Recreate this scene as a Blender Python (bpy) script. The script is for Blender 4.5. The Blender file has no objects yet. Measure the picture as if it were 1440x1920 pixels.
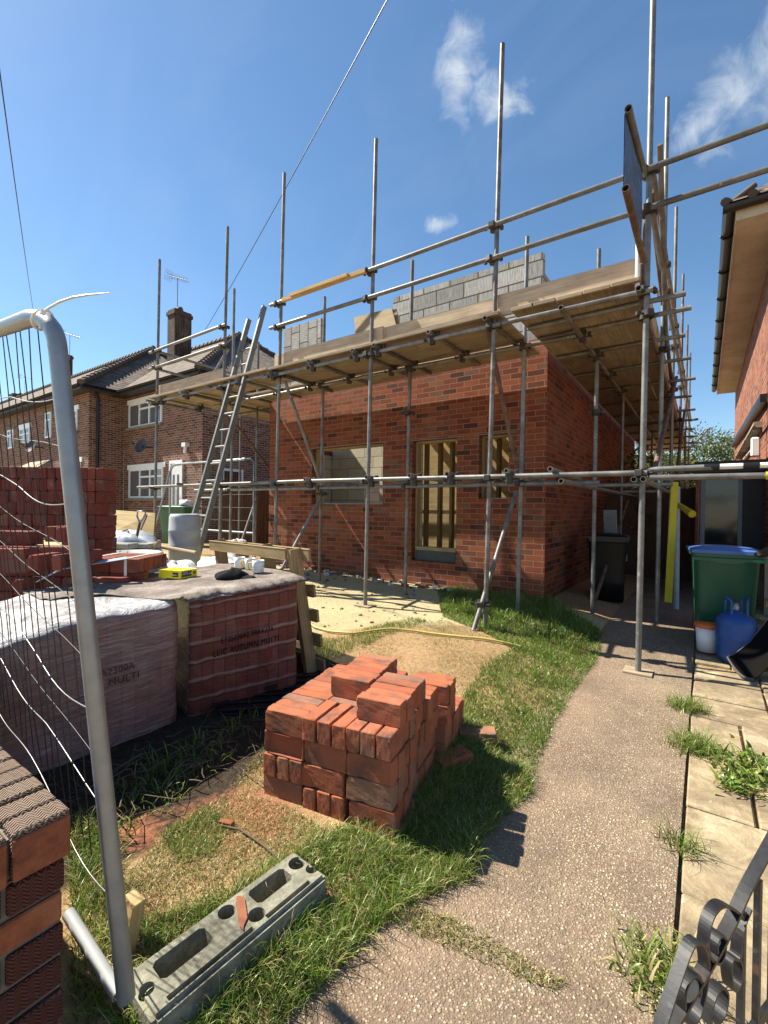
import bpy, bmesh, math, random
import numpy as np
from mathutils import Vector, Matrix
random.seed(7); RNG = np.random.default_rng(7)
R = math.radians
scene = bpy.context.scene
COL = scene.collection
# ---------------------------------------------------------------- camera model (world metres: X along the house front, Y into depth)
F, CX, CY, H = 855., 720., 960., 1.4
YAW, PIT, ROL = R(35.06), R(-0.4), R(0.72)
FW = np.array([-math.sin(YAW)*math.cos(PIT), math.cos(YAW)*math.cos(PIT), math.sin(PIT)])
R0 = np.array([math.cos(YAW), math.sin(YAW), 0.]); U0 = np.cross(R0, FW)
RT = math.cos(ROL)*R0 + math.sin(ROL)*U0
UP = -math.sin(ROL)*R0 + math.cos(ROL)*U0
CAM = np.array([0, 0, H])
def ray(x, y): return FW + RT*((x-CX)/F) - UP*((y-CY)/F)
def V(a): return Vector((float(a[0]), float(a[1]), float(a[2])))
def Zp(x, y, z=0.): d = ray(x, y); return V(CAM + d*((z-H)/d[2]))      # where the sight line meets a level plane
def Yp(x, y, Y): d = ray(x, y); return V(CAM + d*(Y/d[1]))              # ... the plane of a wall parallel to the front
def Xp(x, y, X): d = ray(x, y); return V(CAM + d*(X/d[0]))              # ... the plane of a side wall
def Dp(x, y, dep): return V(CAM + ray(x, y)*dep)
def Pp(x, y, p0, n):
    d = V(ray(x, y)); n = Vector(n); return V(CAM) + d*((Vector(p0)-V(CAM)).dot(n)/d.dot(n))
def ss(a, b, x):
    t = min(1, max(0, (x-a)/(b-a))); return t*t*(3-2*t)
def base_z(X, Y): return .1*ss(4.4, 6.2, Y)
def gz(X, Y):
    z = base_z(X, Y)
    if X < -.86:
        z += .05*ss(-.86, -1.15, X)
        z += .13*ss(-.95, -2.0, X)*ss(1.9, 4.0, Y)*(1-.35*ss(5.4, 6.5, Y))
        z += .06*ss(-3, -6.5, X)*ss(1.5, 3.5, Y) + .05*ss(-1.6, -2.6, X)*ss(-.5, 1.2, Y)*(1-ss(2.5, 4, Y))
        z += .012*math.sin(X*5.1+Y*2.3)*math.sin(Y*4.3-X*1.7)*ss(-.9, -1.3, X)
    elif X > 0:
        z -= .0
    return z
# ---------------------------------------------------------------- mesh builder
class MB:
    def __init__(s): s.v = []; s.f = []; s.uv = []; s.m = []; s.sm = []; s.weld = False
    def face(s, pts, uv=None, m=0, smooth=False, grain=None):
        b = len(s.v); pts = [Vector(p) for p in pts]; s.v += pts
        s.f.append(tuple(range(b, b+len(pts))))
        s.uv.append(uv or face_uv(pts, grain)); s.m.append(m); s.sm.append(smooth)
        if smooth: s.weld = True
    def add(s, verts, faces, m=0, smooth=False, grain=None):
        b = len(s.v); verts = [Vector(p) for p in verts]; s.v += verts
        for f in faces:
            s.f.append(tuple(b+i for i in f)); s.uv.append(face_uv([verts[i] for i in f], grain)); s.m.append(m); s.sm.append(smooth)
    def obox(s, c, ax, ay, az, m=0, grain=None, cham=0.):
        """box from centre and three half-axis vectors; cham: chamfer size in metres"""
        c = Vector(c); ax, ay, az = Vector(ax), Vector(ay), Vector(az)
        if grain is None:
            grain = max((ax, ay, az), key=lambda q: q.length).normalized()
        if cham <= 0:
            P = [c+ax*i+ay*j+az*k for k in (-1, 1) for j in (-1, 1) for i in (-1, 1)]
            fs = [(0, 2, 3, 1), (4, 5, 7, 6), (0, 1, 5, 4), (2, 6, 7, 3), (0, 4, 6, 2), (1, 3, 7, 5)]
            if ax.cross(ay).dot(az) < 0: fs = [tuple(reversed(f)) for f in fs]
            s.add(P, fs, m, False, grain); return
        bm = bmesh.new(); bmesh.ops.create_cube(bm, size=2)
        for v in bm.verts: v.co = c+ax*v.co.x+ay*v.co.y+az*v.co.z
        bmesh.ops.bevel(bm, geom=bm.edges[:], offset=cham, segments=1, affect='EDGES', profile=.5)
        if ax.cross(ay).dot(az) < 0: bmesh.ops.reverse_faces(bm, faces=bm.faces[:])
        bm.verts.index_update()
        s.add([v.co.copy() for v in bm.verts], [[v.index for v in f.verts] for f in bm.faces], m, False, grain); bm.free()
    def box(s, x0, x1, y0, y1, z0, z1, m=0, grain=None, cham=0.):
        s.obox(((x0+x1)/2, (y0+y1)/2, (z0+z1)/2), ((x1-x0)/2, 0, 0), (0, (y1-y0)/2, 0), (0, 0, (z1-z0)/2), m, grain, cham)
    def beam(s, p, q, w, h, up=(0, 0, 1), m=0, cham=0.):
        p, q = Vector(p), Vector(q); d = q-p; u = Vector(up)
        x = d.cross(u)
        if x.length < 1e-6: x = d.cross(Vector((1, 0, 0)))
        x.normalize(); y = x.cross(d).normalized()
        s.obox((p+q)/2, d/2, x*(w/2), y*(h/2), m, d.normalized(), cham)
    def tube(s, p, q, r, n=10, r2=None, m=0, hollow=False, caps=True):
        s.path([p, q], [r, r if r2 is None else r2], n, m, hollow, caps)
    def path(s, pts, r, n=8, m=0, hollow=False, caps=True):
        pts = [Vector(p) for p in pts]; k = len(pts)
        rs = list(r) if isinstance(r, (list, tuple)) else [r]*k
        rings = []; t0 = (pts[1]-pts[0]).normalized()
        a = t0.cross(Vector((0, 0, 1)))
        if a.length < 1e-3: a = t0.cross(Vector((0, 1, 0)))
        a.normalize(); L = 0; Ls = []
        for i, p in enumerate(pts):
            t = (pts[min(i+1, k-1)]-pts[max(i-1, 0)]).normalized()
            a = (a-t*a.dot(t)).normalized(); b = t.cross(a)
            rings.append([p+(a*math.cos(2*math.pi*j/n)+b*math.sin(2*math.pi*j/n))*rs[i] for j in range(n)])
            if i: L += (p-pts[i-1]).length
            Ls.append(L)
        base = len(s.v)
        for rg in rings: s.v += rg
        for i in range(k-1):
            for j in range(n):
                j2 = (j+1) % n; c = 2*math.pi*rs[i]/n
                s.f.append((base+i*n+j, base+i*n+j2, base+(i+1)*n+j2, base+(i+1)*n+j))
                s.uv.append([(Ls[i], j*c), (Ls[i], (j+1)*c), (Ls[i+1], (j+1)*c), (Ls[i+1], j*c)]); s.m.append(m); s.sm.append(True)
        if caps:
            for end, ring, tdir in ((0, rings[0], (pts[1]-pts[0]).normalized()), (1, rings[-1], (pts[-2]-pts[-1]).normalized())):
                if hollow:
                    cen = sum(ring, Vector())/n; inn = [cen+(p-cen)*.8 for p in ring]; deep = [p+tdir*.12 for p in inn]
                    for j in range(n):
                        j2 = (j+1) % n
                        q1 = [ring[j], inn[j], inn[j2], ring[j2]]; q2 = [inn[j], deep[j], deep[j2], inn[j2]]
                        if end: q1.reverse(); q2.reverse()
                        s.face(q1, m=m); s.face(q2, m=m)
                    s.face(deep if not end else deep[::-1], m=m)
                else:
                    s.face(ring[::-1] if not end else ring, m=m)
    def lathe(s, prof, c=(0, 0, 0), n=20, m=0, smooth=True):
        c = Vector(c); base = len(s.v); k = len(prof)
        for r, z in prof:
            s.v += [c+Vector((r*math.cos(2*math.pi*j/n), r*math.sin(2*math.pi*j/n), z)) for j in range(n)]
        for i in range(k-1):
            for j in range(n):
                j2 = (j+1) % n
                f = (base+i*n+j, base+i*n+j2, base+(i+1)*n+j2, base+(i+1)*n+j)
                s.f.append(f); s.uv.append([(j/n, prof[i][1]), ((j+1)/n, prof[i][1]), ((j+1)/n, prof[i+1][1]), (j/n, prof[i+1][1])]); s.m.append(m); s.sm.append(smooth)
    def build(s, name, mats, parent=None, top=None, cat=None, group=None, kind=None, loc=None, label=None, link=True):
        if not isinstance(mats, (list, tuple)): mats = [mats]
        org = Vector((0, 0, 0))
        if parent is not None: org = world_loc(parent)
        elif loc is not None: org = Vector(loc)
        elif kind != 'structure' and s.v:
            zs = [v.z for v in s.v]; org = Vector((sum(v.x for v in s.v)/len(s.v), sum(v.y for v in s.v)/len(s.v), min(zs)))
        me = bpy.data.meshes.new(name)
        me.from_pydata([v-org for v in s.v], [], s.f)
        uvl = me.uv_layers.new(name='UVMap')
        flat = [c for f in s.uv for uv in f for c in uv]
        uvl.data.foreach_set('uv', flat)
        me.polygons.foreach_set('material_index', s.m); me.polygons.foreach_set('use_smooth', s.sm)
        for m in mats: me.materials.append(m)
        me.update()
        if s.weld:
            bw = bmesh.new(); bw.from_mesh(me); bmesh.ops.remove_doubles(bw, verts=bw.verts[:], dist=2e-5); bw.to_mesh(me); bw.free()
        o = bpy.data.objects.new(name, me)
        if link: COL.objects.link(o)
        if parent is not None: o.parent = parent
        else: o.location = org
        lab = label or top
        if lab: o['label'] = lab
        if cat: o['category'] = cat
        if group: o['group'] = group
        if kind: o['kind'] = kind
        return o
WL = {}
def world_loc(o):
    p = Vector(o.location)
    while o.parent is not None: o = o.parent; p = p+Vector(o.location)
    return p
def face_uv(pts, grain=None):
    n = Vector((0, 0, 0))
    for i in range(1, len(pts)-1): n += (pts[i]-pts[0]).cross(pts[i+1]-pts[0])
    if n.length < 1e-12: return [(0, 0)]*len(pts)
    n.normalize()
    if grain is not None:
        t = Vector(grain); t = t-n*t.dot(n)
        if t.length < 1e-3: t = Vector((0, 0, 1)).cross(n)
    else: t = Vector((0, 0, 1)).cross(n)
    if t.length < 1e-2: t = Vector((1, 0, 0))-n*n.x
    t.normalize(); b = n.cross(t)
    return [(p.dot(t), p.dot(b)) for p in pts]
def thing(name, label, cat, loc=(0, 0, 0), group=None):
    o = bpy.data.objects.new(name, None); COL.objects.link(o); o.location = loc; o.empty_display_size = .1
    o['label'] = label; o['category'] = cat
    if group: o['group'] = group
    return o
def setm(bm, **k): pass
def wall(mb, org, ux, uz, un, w, h, holes, t, m=0, mr=None, x0=0, z0=0):
    """wall sheet with rectangular holes; org + ux*x + uz*z; thickness t along -un (un = outward normal)"""
    org, ux, uz, un = Vector(org), Vector(ux), Vector(uz), Vector(un)
    mr = m if mr is None else mr
    xs = sorted({x0, w}|{q for a in holes for q in (a[0], a[1])}); zs = sorted({z0, h}|{q for a in holes for q in (a[2], a[3])})
    P = lambda x, z, d=0: org+ux*x+uz*z-un*d
    inh = lambda x, z: any(a[0] < x < a[1] and a[2] < z < a[3] for a in holes)
    flip = ux.cross(uz).dot(un) < 0
    def q(p, mm): mb.face(p[::-1] if flip else p, m=mm)
    for i in range(len(xs)-1):
        for j in range(len(zs)-1):
            a, b, c, d = xs[i], xs[i+1], zs[j], zs[j+1]
            if inh((a+b)/2, (c+d)/2): continue
            q([P(a, c), P(b, c), P(b, d), P(a, d)], m); q([P(b, c, t), P(a, c, t), P(a, d, t), P(b, d, t)], m)
    def rim(a, b, c, d, inward):
        s = [([P(a, c), P(a, c, t), P(b, c, t), P(b, c)]), ([P(b, d), P(b, d, t), P(a, d, t), P(a, d)]),
             ([P(a, d), P(a, d, t), P(a, c, t), P(a, c)]), ([P(b, c), P(b, c, t), P(b, d, t), P(b, d)])]
        for k in s: q(k[::-1] if inward else k, mr if inward else m)
    rim(x0, w, z0, h, False)
    for a in holes: rim(*a, True)
# ---------------------------------------------------------------- materials
def lin(h):
    h = h.lstrip('#'); o = []
    for i in (0, 2, 4):
        c = int(h[i:i+2], 16)/255; o.append(c/12.92 if c <= .04045 else ((c+.055)/1.055)**2.4)
    return (o[0], o[1], o[2], 1)
def C4(c): return lin(c) if isinstance(c, str) else (tuple(c)+(1,) if len(c) == 3 else tuple(c))
class NT:
    def __init__(s, name):
        s.mat = bpy.data.materials.new(name); s.mat.use_nodes = True; s.t = s.mat.node_tree; s.t.nodes.clear()
        s.out = s.t.nodes.new('ShaderNodeOutputMaterial')
    def n(s, ty, **kw):
        x = s.t.nodes.new(ty)
        for k, v in kw.items(): setattr(x, k, v)
        return x
    def put(s, sock, v):
        if hasattr(v, 'is_output') or isinstance(v, bpy.types.NodeSocket): s.t.links.new(v, sock)
        elif isinstance(v, str): sock.default_value = lin(v)
        elif isinstance(v, (tuple, list)):
            try: sock.default_value = C4(v) if sock.type == 'RGBA' else tuple(v)
            except Exception: sock.default_value = v
        else: sock.default_value = v
    def co(s, kind='Object', scale=(1, 1, 1), off=(0, 0, 0), rot=(0, 0, 0)):
        c = s.n('ShaderNodeTexCoord'); m = s.n('ShaderNodeMapping')
        m.inputs['Scale'].default_value = scale; m.inputs['Location'].default_value = off; m.inputs['Rotation'].default_value = rot
        s.t.links.new(c.outputs[kind], m.inputs['Vector']); return m.outputs['Vector']
    def noise(s, vec, scale=5, detail=4, rough=.55, dist=0., out='Fac'):
        x = s.n('ShaderNodeTexNoise'); s.put(x.inputs['Vector'], vec); s.put(x.inputs['Scale'], scale); x.inputs['Detail'].default_value = detail
        x.inputs['Roughness'].default_value = rough; x.inputs['Distortion'].default_value = dist; return x.outputs[out]
    def vor(s, vec, scale=5, feat='F1', out='Distance', rnd=1.):
        x = s.n('ShaderNodeTexVoronoi', feature=feat); s.put(x.inputs['Vector'], vec); x.inputs['Scale'].default_value = scale
        x.inputs['Randomness'].default_value = rnd; return x.outputs[out]
    def wave(s, vec, scale=5, dist=2, detail=2, dscale=1., bands='BANDS', direction='X'):
        x = s.n('ShaderNodeTexWave', wave_type=bands, bands_direction=direction); s.put(x.inputs['Vector'], vec); x.inputs['Scale'].default_value = scale
        x.inputs['Distortion'].default_value = dist; x.inputs['Detail'].default_value = detail; x.inputs['Detail Scale'].default_value = dscale; return x.outputs['Fac']
    def ramp(s, fac, stops, interp='LINEAR'):
        x = s.n('ShaderNodeValToRGB'); x.color_ramp.interpolation = interp; e = x.color_ramp.elements
        while len(e) < len(stops): e.new(.5)
        for k, (p, c) in enumerate(stops):
            e[k].position = p; e[k].color = C4(c) if not isinstance(c, (int, float)) else (c, c, c, 1)
        s.put(x.inputs['Fac'], fac); return x.outputs['Color']
    def mix(s, fac, a, b, blend='MIX'):
        x = s.n('ShaderNodeMix', data_type='RGBA', blend_type=blend); s.put(x.inputs[0], fac); s.put(x.inputs[6], C4(a) if isinstance(a, str) else a); s.put(x.inputs[7], C4(b) if isinstance(b, str) else b)
        return x.outputs[2]
    def math(s, op, a, b=0., c=None, clamp=False):
        x = s.n('ShaderNodeMath', operation=op, use_clamp=clamp); s.put(x.inputs[0], a); s.put(x.inputs[1], b)
        if c is not None: s.put(x.inputs[2], c)
        return x.outputs[0]
    def sep(s, v):
        x = s.n('ShaderNodeSeparateXYZ'); s.put(x.inputs[0], v); return x.outputs
    def comb(s, x_=0., y_=0., z_=0.):
        x = s.n('ShaderNodeCombineXYZ'); s.put(x.inputs[0], x_); s.put(x.inputs[1], y_); s.put(x.inputs[2], z_); return x.outputs[0]
    def bump(s, h, st=.5, d=.01, nrm=None):
        x = s.n('ShaderNodeBump'); x.inputs['Strength'].default_value = st; x.inputs['Distance'].default_value = d; s.put(x.inputs['Height'], h)
        if nrm is not None: s.put(x.inputs['Normal'], nrm)
        return x.outputs['Normal']
    def rnd(s): return s.n('ShaderNodeObjectInfo').outputs['Random']
    def attr(s, name, out='Color'): return s.n('ShaderNodeAttribute', attribute_name=name).outputs[out]
    def brick(s, vec, w, h, mort, off=.5, smooth=.15):
        x = s.n('ShaderNodeTexBrick', offset=off, squash=1.); s.put(x.inputs['Vector'], vec)
        x.inputs['Color1'].default_value = (0, 0, 0, 1); x.inputs['Color2'].default_value = (1, 1, 1, 1); x.inputs['Mortar'].default_value = (.5, .5, .5, 1)
        x.inputs['Scale'].default_value = 1; x.inputs['Mortar Size'].default_value = mort; x.inputs['Mortar Smooth'].default_value = smooth
        x.inputs['Bias'].default_value = 0; x.inputs['Brick Width'].default_value = w; x.inputs['Row Height'].default_value = h
        return x.outputs['Color'], x.outputs['Fac']
    def pr(s, col, rough=.7, metal=0., nrm=None, spec=.5, coat=0., trans=0., sss=0., alpha=None, sheen=0.):
        x = s.n('ShaderNodeBsdfPrincipled'); s.put(x.inputs['Base Color'], col); s.put(x.inputs['Roughness'], rough); s.put(x.inputs['Metallic'], metal)
        s.put(x.inputs['Specular IOR Level'], spec); x.inputs['Coat Weight'].default_value = coat; s.put(x.inputs['Transmission Weight'], trans)
        if alpha is not None: s.put(x.inputs['Alpha'], alpha)
        if nrm is not None: s.put(x.inputs['Normal'], nrm)
        s.last = x; s.t.links.new(x.outputs[0], s.out.inputs[0]); return s.mat
def brick_mat(name, stops, mortar, bw=.225, bh=.075, mort=.0055, off=.5, grime=.35, bump=.95, uvoff=(0, 0, 0), rough=.85, fine=60):
    s = NT(name); uv = s.co('UV', off=uvoff)
    j = s.noise(uv, 25, 2, out='Color'); x = s.n('ShaderNodeVectorMath', operation='MULTIPLY_ADD'); s.put(x.inputs[0], j); x.inputs[1].default_value = (.006, .006, 0); s.put(x.inputs[2], uv)
    uvj = x.outputs[0]
    c, f = s.brick(uvj, bw, bh, mort, off)
    col = s.ramp(c, stops)
    n1 = s.noise(uv, fine, 5, .65); n2 = s.noise(uv, 9, 4)
    col = s.mix(.55, col, s.ramp(n1, [(.25, .45), (.75, .95)]), 'MULTIPLY')
    col = s.mix(grime, col, s.ramp(n2, [(.3, .35), (.65, 1.)]), 'MULTIPLY')
    col = s.mix(s.ramp(s.noise(uv, 1.3, 6, .68), [(.52, 0.), (.75, .22)]), col, (.42, .28, .20))
    mo = s.mix(.5, C4(mortar), s.ramp(n1, [(.2, .4), (.8, 1.)]), 'MULTIPLY')
    col = s.mix(f, col, mo)
    hgt = s.math('ADD', s.math('MULTIPLY', f, -1.), s.math('MULTIPLY', n1, .5))
    return s.pr(col, rough, nrm=s.bump(hgt, bump, .012), spec=.3)
def wood_mat(name, a, b, dark, scale=1., rough=.8, objrand=.5, knots=True):
    s = NT(name); uv = s.co('UV', scale=(1.2*scale, 22*scale, 1)); r = s.rnd()
    v = s.n('ShaderNodeVectorMath', operation='ADD'); s.put(v.inputs[0], uv); s.put(v.inputs[1], s.comb(s.math('MULTIPLY', r, 37.), s.math('MULTIPLY', r, 91.), 0.))
    g = s.noise(v.outputs[0], 2.2, 6, .65, .6)
    col = s.ramp(g, [(.25, dark), (.45, b), (.7, a)])
    u2 = s.co('UV', scale=(1.5, 3, 1)); st = s.noise(u2, 2.5, 4)
    col = s.mix(.45, col, s.ramp(st, [(.3, .45), (.65, 1.)]), 'MULTIPLY')
    col = s.mix(objrand, col, s.ramp(r, [(0, .62), (1, 1.)]), 'MULTIPLY')
    return s.pr(col, rough, nrm=s.bump(g, .35, .004), spec=.25)
def plain(name, c, rough=.5, metal=0., var=.3, scale=8, spec=.5, bump=.1, coat=0.):
    s = NT(name); o = s.co('Object'); n = s.noise(o, scale, 5); n2 = s.noise(o, scale*9, 3)
    col = s.mix(var, C4(c), s.ramp(n, [(.3, .45), (.7, 1.)]), 'MULTIPLY')
    r = s.math('ADD', s.math('MULTIPLY', n2, .25), rough-.12)
    return s.pr(col, r, metal, s.bump(n2, bump, .003), spec, coat)
MT = {}
MT['brick_new'] = brick_mat('red_multi_brick', [(0, (.085, .026, .016)), (.08, (.13, .036, .019)), (.16, (.20, .046, .020)), (.5, (.29, .070, .028)), (.86, (.35, .097, .038)), (.93, (.19, .068, .036)), (1, (.26, .12, .06))], (.30, .195, .125))
MT['brick_old'] = brick_mat('brown_brick', [(0, (.10, .04, .028)), (.3, (.18, .075, .048)), (.65, (.25, .105, .068)), (1, (.32, .155, .10))], (.50, .40, .32), mort=.007)
MT['brick_nb'] = brick_mat('orange_brick', [(0, (.17, .055, .032)), (.3, (.27, .085, .045)), (.65, (.35, .115, .06)), (1, (.40, .155, .085))], (.36, .28, .22))
def brick_single(name, stops, holes=False):
    s = NT(name); r = s.rnd(); o = s.co('Object')
    v = s.n('ShaderNodeVectorMath', operation='ADD'); s.put(v.inputs[0], o); s.put(v.inputs[1], s.comb(s.math('MULTIPLY', r, 17.), s.math('MULTIPLY', r, 5.), 0.))
    ob = v.outputs[0]
    n1 = s.noise(ob, 130, 5, .7); n2 = s.noise(ob, 14, 4); n3 = s.noise(ob, 7, 3)
    col = s.ramp(r, stops)
    col = s.mix(s.ramp(n3, [(.46, 0.), (.66, .85)]), col, s.ramp(r, [(0, (.20, .11, .07)), (.35, (.16, .075, .05)), (.6, (.12, .075, .06)), (.8, (.38, .2, .12)), (1, (.14, .09, .075))]))
    col = s.mix(.5, col, s.ramp(n1, [(.25, .5), (.7, 1.)]), 'MULTIPLY')
    col = s.mix(s.ramp(n2, [(.6, 0.), (.8, .35)]), col, (.5, .3, .2))
    return s.pr(col, .9, nrm=s.bump(n1, .7, .004), spec=.25)
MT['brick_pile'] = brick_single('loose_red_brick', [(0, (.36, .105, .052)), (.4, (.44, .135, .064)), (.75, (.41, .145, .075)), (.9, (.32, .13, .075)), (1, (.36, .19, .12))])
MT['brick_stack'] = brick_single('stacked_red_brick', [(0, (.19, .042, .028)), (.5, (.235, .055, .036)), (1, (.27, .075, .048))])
s = NT('grey_block'); uv = s.co('UV'); c, f = s.brick(uv, .45, .225, .011, .5)
n = s.noise(s.co('UV', scale=(26, 2.2, 1)), 3, 4, .6); n1 = s.noise(uv, 30, 4)
col = s.ramp(c, [(0, (.33, .325, .30)), (.5, (.43, .42, .39)), (1, (.52, .51, .47))])
col = s.mix(.75, col, s.ramp(n, [(.3, .35), (.6, 1.)]), 'MULTIPLY')
col = s.mix(f, col, s.mix(n1, (.055, .055, .03), (.14, .13, .085)))
MT['block'] = s.pr(col, .9, nrm=s.bump(s.math('SUBTRACT', s.math('MULTIPLY', n, .6), f), .6, .015), spec=.2)
s = NT('cream_block'); uv = s.co('UV'); c, f = s.brick(uv, .45, .225, .007, .5); n1 = s.noise(uv, 25, 4)
col = s.mix(f, s.ramp(c, [(0, (.56, .49, .35)), (1, (.70, .62, .45))]), (.27, .25, .2)); col = s.mix(.4, col, s.ramp(n1, [(.3, .5), (.7, 1.)]), 'MULTIPLY')
MT['cream_block'] = s.pr(col, .9, nrm=s.bump(s.math('SUBTRACT', n1, f), .4, .01), spec=.2)
s = NT('galvanised_steel'); o = s.co('Object'); r = s.rnd(); n = s.noise(o, 6, 6, .7); n2 = s.noise(o, 40, 4)
col = s.ramp(n, [(.3, (.12, .12, .11)), (.5, (.21, .21, .20)), (.7, (.31, .31, .295))]); col = s.mix(s.ramp(n2, [(.6, 0.), (.72, .45)]), col, (.17, .10, .065))
col = s.mix(s.math('MULTIPLY', s.ramp(r, [(.62, 0.), (.9, 1.)]), s.ramp(n, [(.35, .75), (.6, .1)])), col, (.15, .09, .06)); col = s.mix(.7, col, s.ramp(r, [(0, .5), (.5, 1.), (1, .75)]), 'MULTIPLY'); col = s.mix(s.ramp(s.noise(o, 17, 3), [(.66, 0.), (.72, .6)]), col, (.42, .41, .38))
MT['steel'] = s.pr(col, s.math('ADD', s.math('MULTIPLY', n2, .3), .34), .35, s.bump(n2, .15, .002))
s = NT('rusty_steel'); o = s.co('Object'); n = s.noise(o, 9, 6, .7); col = s.ramp(n, [(.3, (.07, .04, .028)), (.5, (.13, .075, .05)), (.7, (.22, .16, .12))])
MT['rust'] = s.pr(col, .75, .2, s.bump(n, .3, .003))
MT['coupler'] = plain('coupler_steel', (.06, .055, .05), .55, .4, .6, 30)
MT['board'] = wood_mat('scaffold_board_wood', (.47, .37, .26), (.35, .27, .18), (.17, .125, .08))
MT['toe_wood'] = wood_mat('sunlit_board_wood', (.66, .53, .38), (.55, .43, .29), (.30, .22, .14))  # scaffold board wood with sunlight lightened into its colour
MT['shaded_block'] = plain('shaded_concrete', (.10, .098, .09), .9, 0, .4, 10)  # threshold concrete with its shade darkened into the colour
MT['plank_new'] = wood_mat('new_timber', (.62, .45, .22), (.52, .36, .16), (.34, .21, .09))
MT['stud_wood'] = wood_mat('shaded_stud_timber', (.30, .20, .085), (.22, .145, .06), (.12, .075, .03))  # new timber darkened so the studs stand as shaded silhouettes
MT['plank_old'] = wood_mat('pallet_timber', (.48, .36, .19), (.38, .27, .13), (.2, .13, .06))
MT['ply'] = wood_mat('weathered_plywood', (.45, .36, .22), (.38, .29, .17), (.24, .17, .09), .5)
MT['ply_yellow'] = wood_mat('yellow_ply', (.52, .39, .18), (.43, .31, .14), (.27, .19, .08), .5)
MT['fence_wood'] = wood_mat('brown_fence_wood', (.16, .095, .05), (.11, .065, .036), (.05, .03, .018))
MT['galv_bright'] = plain('fence_zinc', (.33, .36, .375), .42, .6, .45, 14)
MT['wire'] = plain('fence_wire', (.22, .22, .21), .4, .7, .4, 20)
MT['wire_dark'] = plain('dark_wire', (.06, .06, .06), .5, .6, .4, 20)
MT['white_plastic'] = plain('white_plastic', (.78, .78, .76), .4, 0, .15, 6)
MT['upvc'] = plain('white_upvc', (.80, .81, .82), .3, 0, .08, 4)
MT['black_plastic'] = plain('black_plastic', (.005, .005, .006), .4, 0, .3, 6)
MT['black_iron'] = plain('black_gate_paint', (.025, .027, .03), .42, .1, .5, 22, bump=.3)
MT['green_plastic'] = plain('green_bin_plastic', (.014, .10, .052), .42, 0, .35, 4)
MT['blue_lid'] = plain('blue_bin_lid', (.055, .15, .40), .42, 0, .2, 4)
MT['gas_blue'] = plain('blue_gas_paint', (.014, .075, .28), .45, .1, .45, 14, bump=.3)
MT['brown_plastic'] = plain('brown_gutter', (.018, .012, .010), .35, 0, .3, 5)
MT['dark_roof'] = plain('dark_flashing', (.03, .027, .025), .55, 0, .4, 5)
MT['yellow'] = plain('yellow_foam', (.52, .42, .012), .6, 0, .3, 10)
MT['yellow_card'] = plain('yellow_card', (.82, .70, .012), .4, 0, .08, 5)
MT['black_print'] = plain('black_print', (.02, .014, .014), .4, 0, .05, 5)
MT['pipe_grey'] = plain('grey_plastic', (.40, .41, .40), .5, 0, .4, 8)
MT['white_print'] = plain('white_print', (.75, .75, .75), .5, 0, .05, 5)
MT['orange_plastic'] = plain('orange_plastic', (.62, .14, .025), .45, 0, .25, 8)
MT['cloth_black'] = plain('black_cloth', (.010, .010, .011), .9, 0, .4, 30, spec=.2, bump=.6)
MT['mat_black'] = plain('black_coir', (.007, .006, .0055), .95, 0, .5, 60, spec=.1, bump=.9)
MT['mat_edge'] = plain('grey_rubber_edge', (.09, .087, .08), .8, 0, .4, 60, bump=.5)
MT['grey_paint'] = plain('grey_paint', (.27, .29, .30), .6, 0, .35, 6)
MT['dish'] = plain('dark_dish', (.05, .05, .05), .55, .1, .3, 5)
MT['glass'] = None
s = NT('window_glass'); o = s.co('Object'); MT['glass'] = s.pr((.012, .014, .016), .10, 0, s.bump(s.noise(o, 3, 2), .05, .02), .8)
s = NT('net_curtain'); u = s.co('UV'); w = s.wave(u, 9, 1.5, 2, 2.); MT['curtain'] = s.pr(s.ramp(w, [(0, (.16, .17, .18)), (1, (.42, .43, .44))]), .9)
s = NT('dark_clay_tiles'); uv = s.co('UV'); c, f = s.brick(uv, .26, .17, .012, .5); v = s.sep(uv)[1]
fr = s.math('FRACT', s.math('DIVIDE', v, .17)); n1 = s.noise(uv, 6, 5); n2 = s.noise(uv, 50, 3)
col = s.ramp(c, [(0, (.11, .085, .066)), (.5, (.17, .13, .10)), (1, (.25, .195, .15))]); col = s.mix(.6, col, s.ramp(n1, [(.3, .45), (.7, 1.)]), 'MULTIPLY')
col = s.mix(s.ramp(n2, [(.55, 0.), (.75, .5)]), col, (.16, .15, .11))
col = s.mix(s.ramp(fr, [(.0, .0), (.72, 0.), (.9, .8)]), col, (.012, .009, .007))
MT['tiles'] = s.pr(col, .85, nrm=s.bump(s.math('SUBTRACT', s.math('SUBTRACT', 1., fr), s.math('MULTIPLY', f, .6)), 1., .04), spec=.2)
MT['ridge'] = plain('ridge_tile', (.10, .075, .058), .85, 0, .6, 12)
MT['fascia_cream'] = None
s = NT('stained_soffit'); uv = s.co('Object'); n1 = s.noise(uv, 1.4, 5); n2 = s.noise(s.co('Object', scale=(6, 3.2, 3)), 2.6, 6, .75, 1.2)
col = s.ramp(n1, [(.35, (.42, .36, .27)), (.65, (.58, .51, .40))]); col = s.mix(s.ramp(n2, [(.60, 0.), (.68, .85)]), col, (.06, .045, .03)); MT['fascia_cream'] = s.pr(col, .8, nrm=s.bump(n2, .2, .004), spec=.2)
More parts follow.
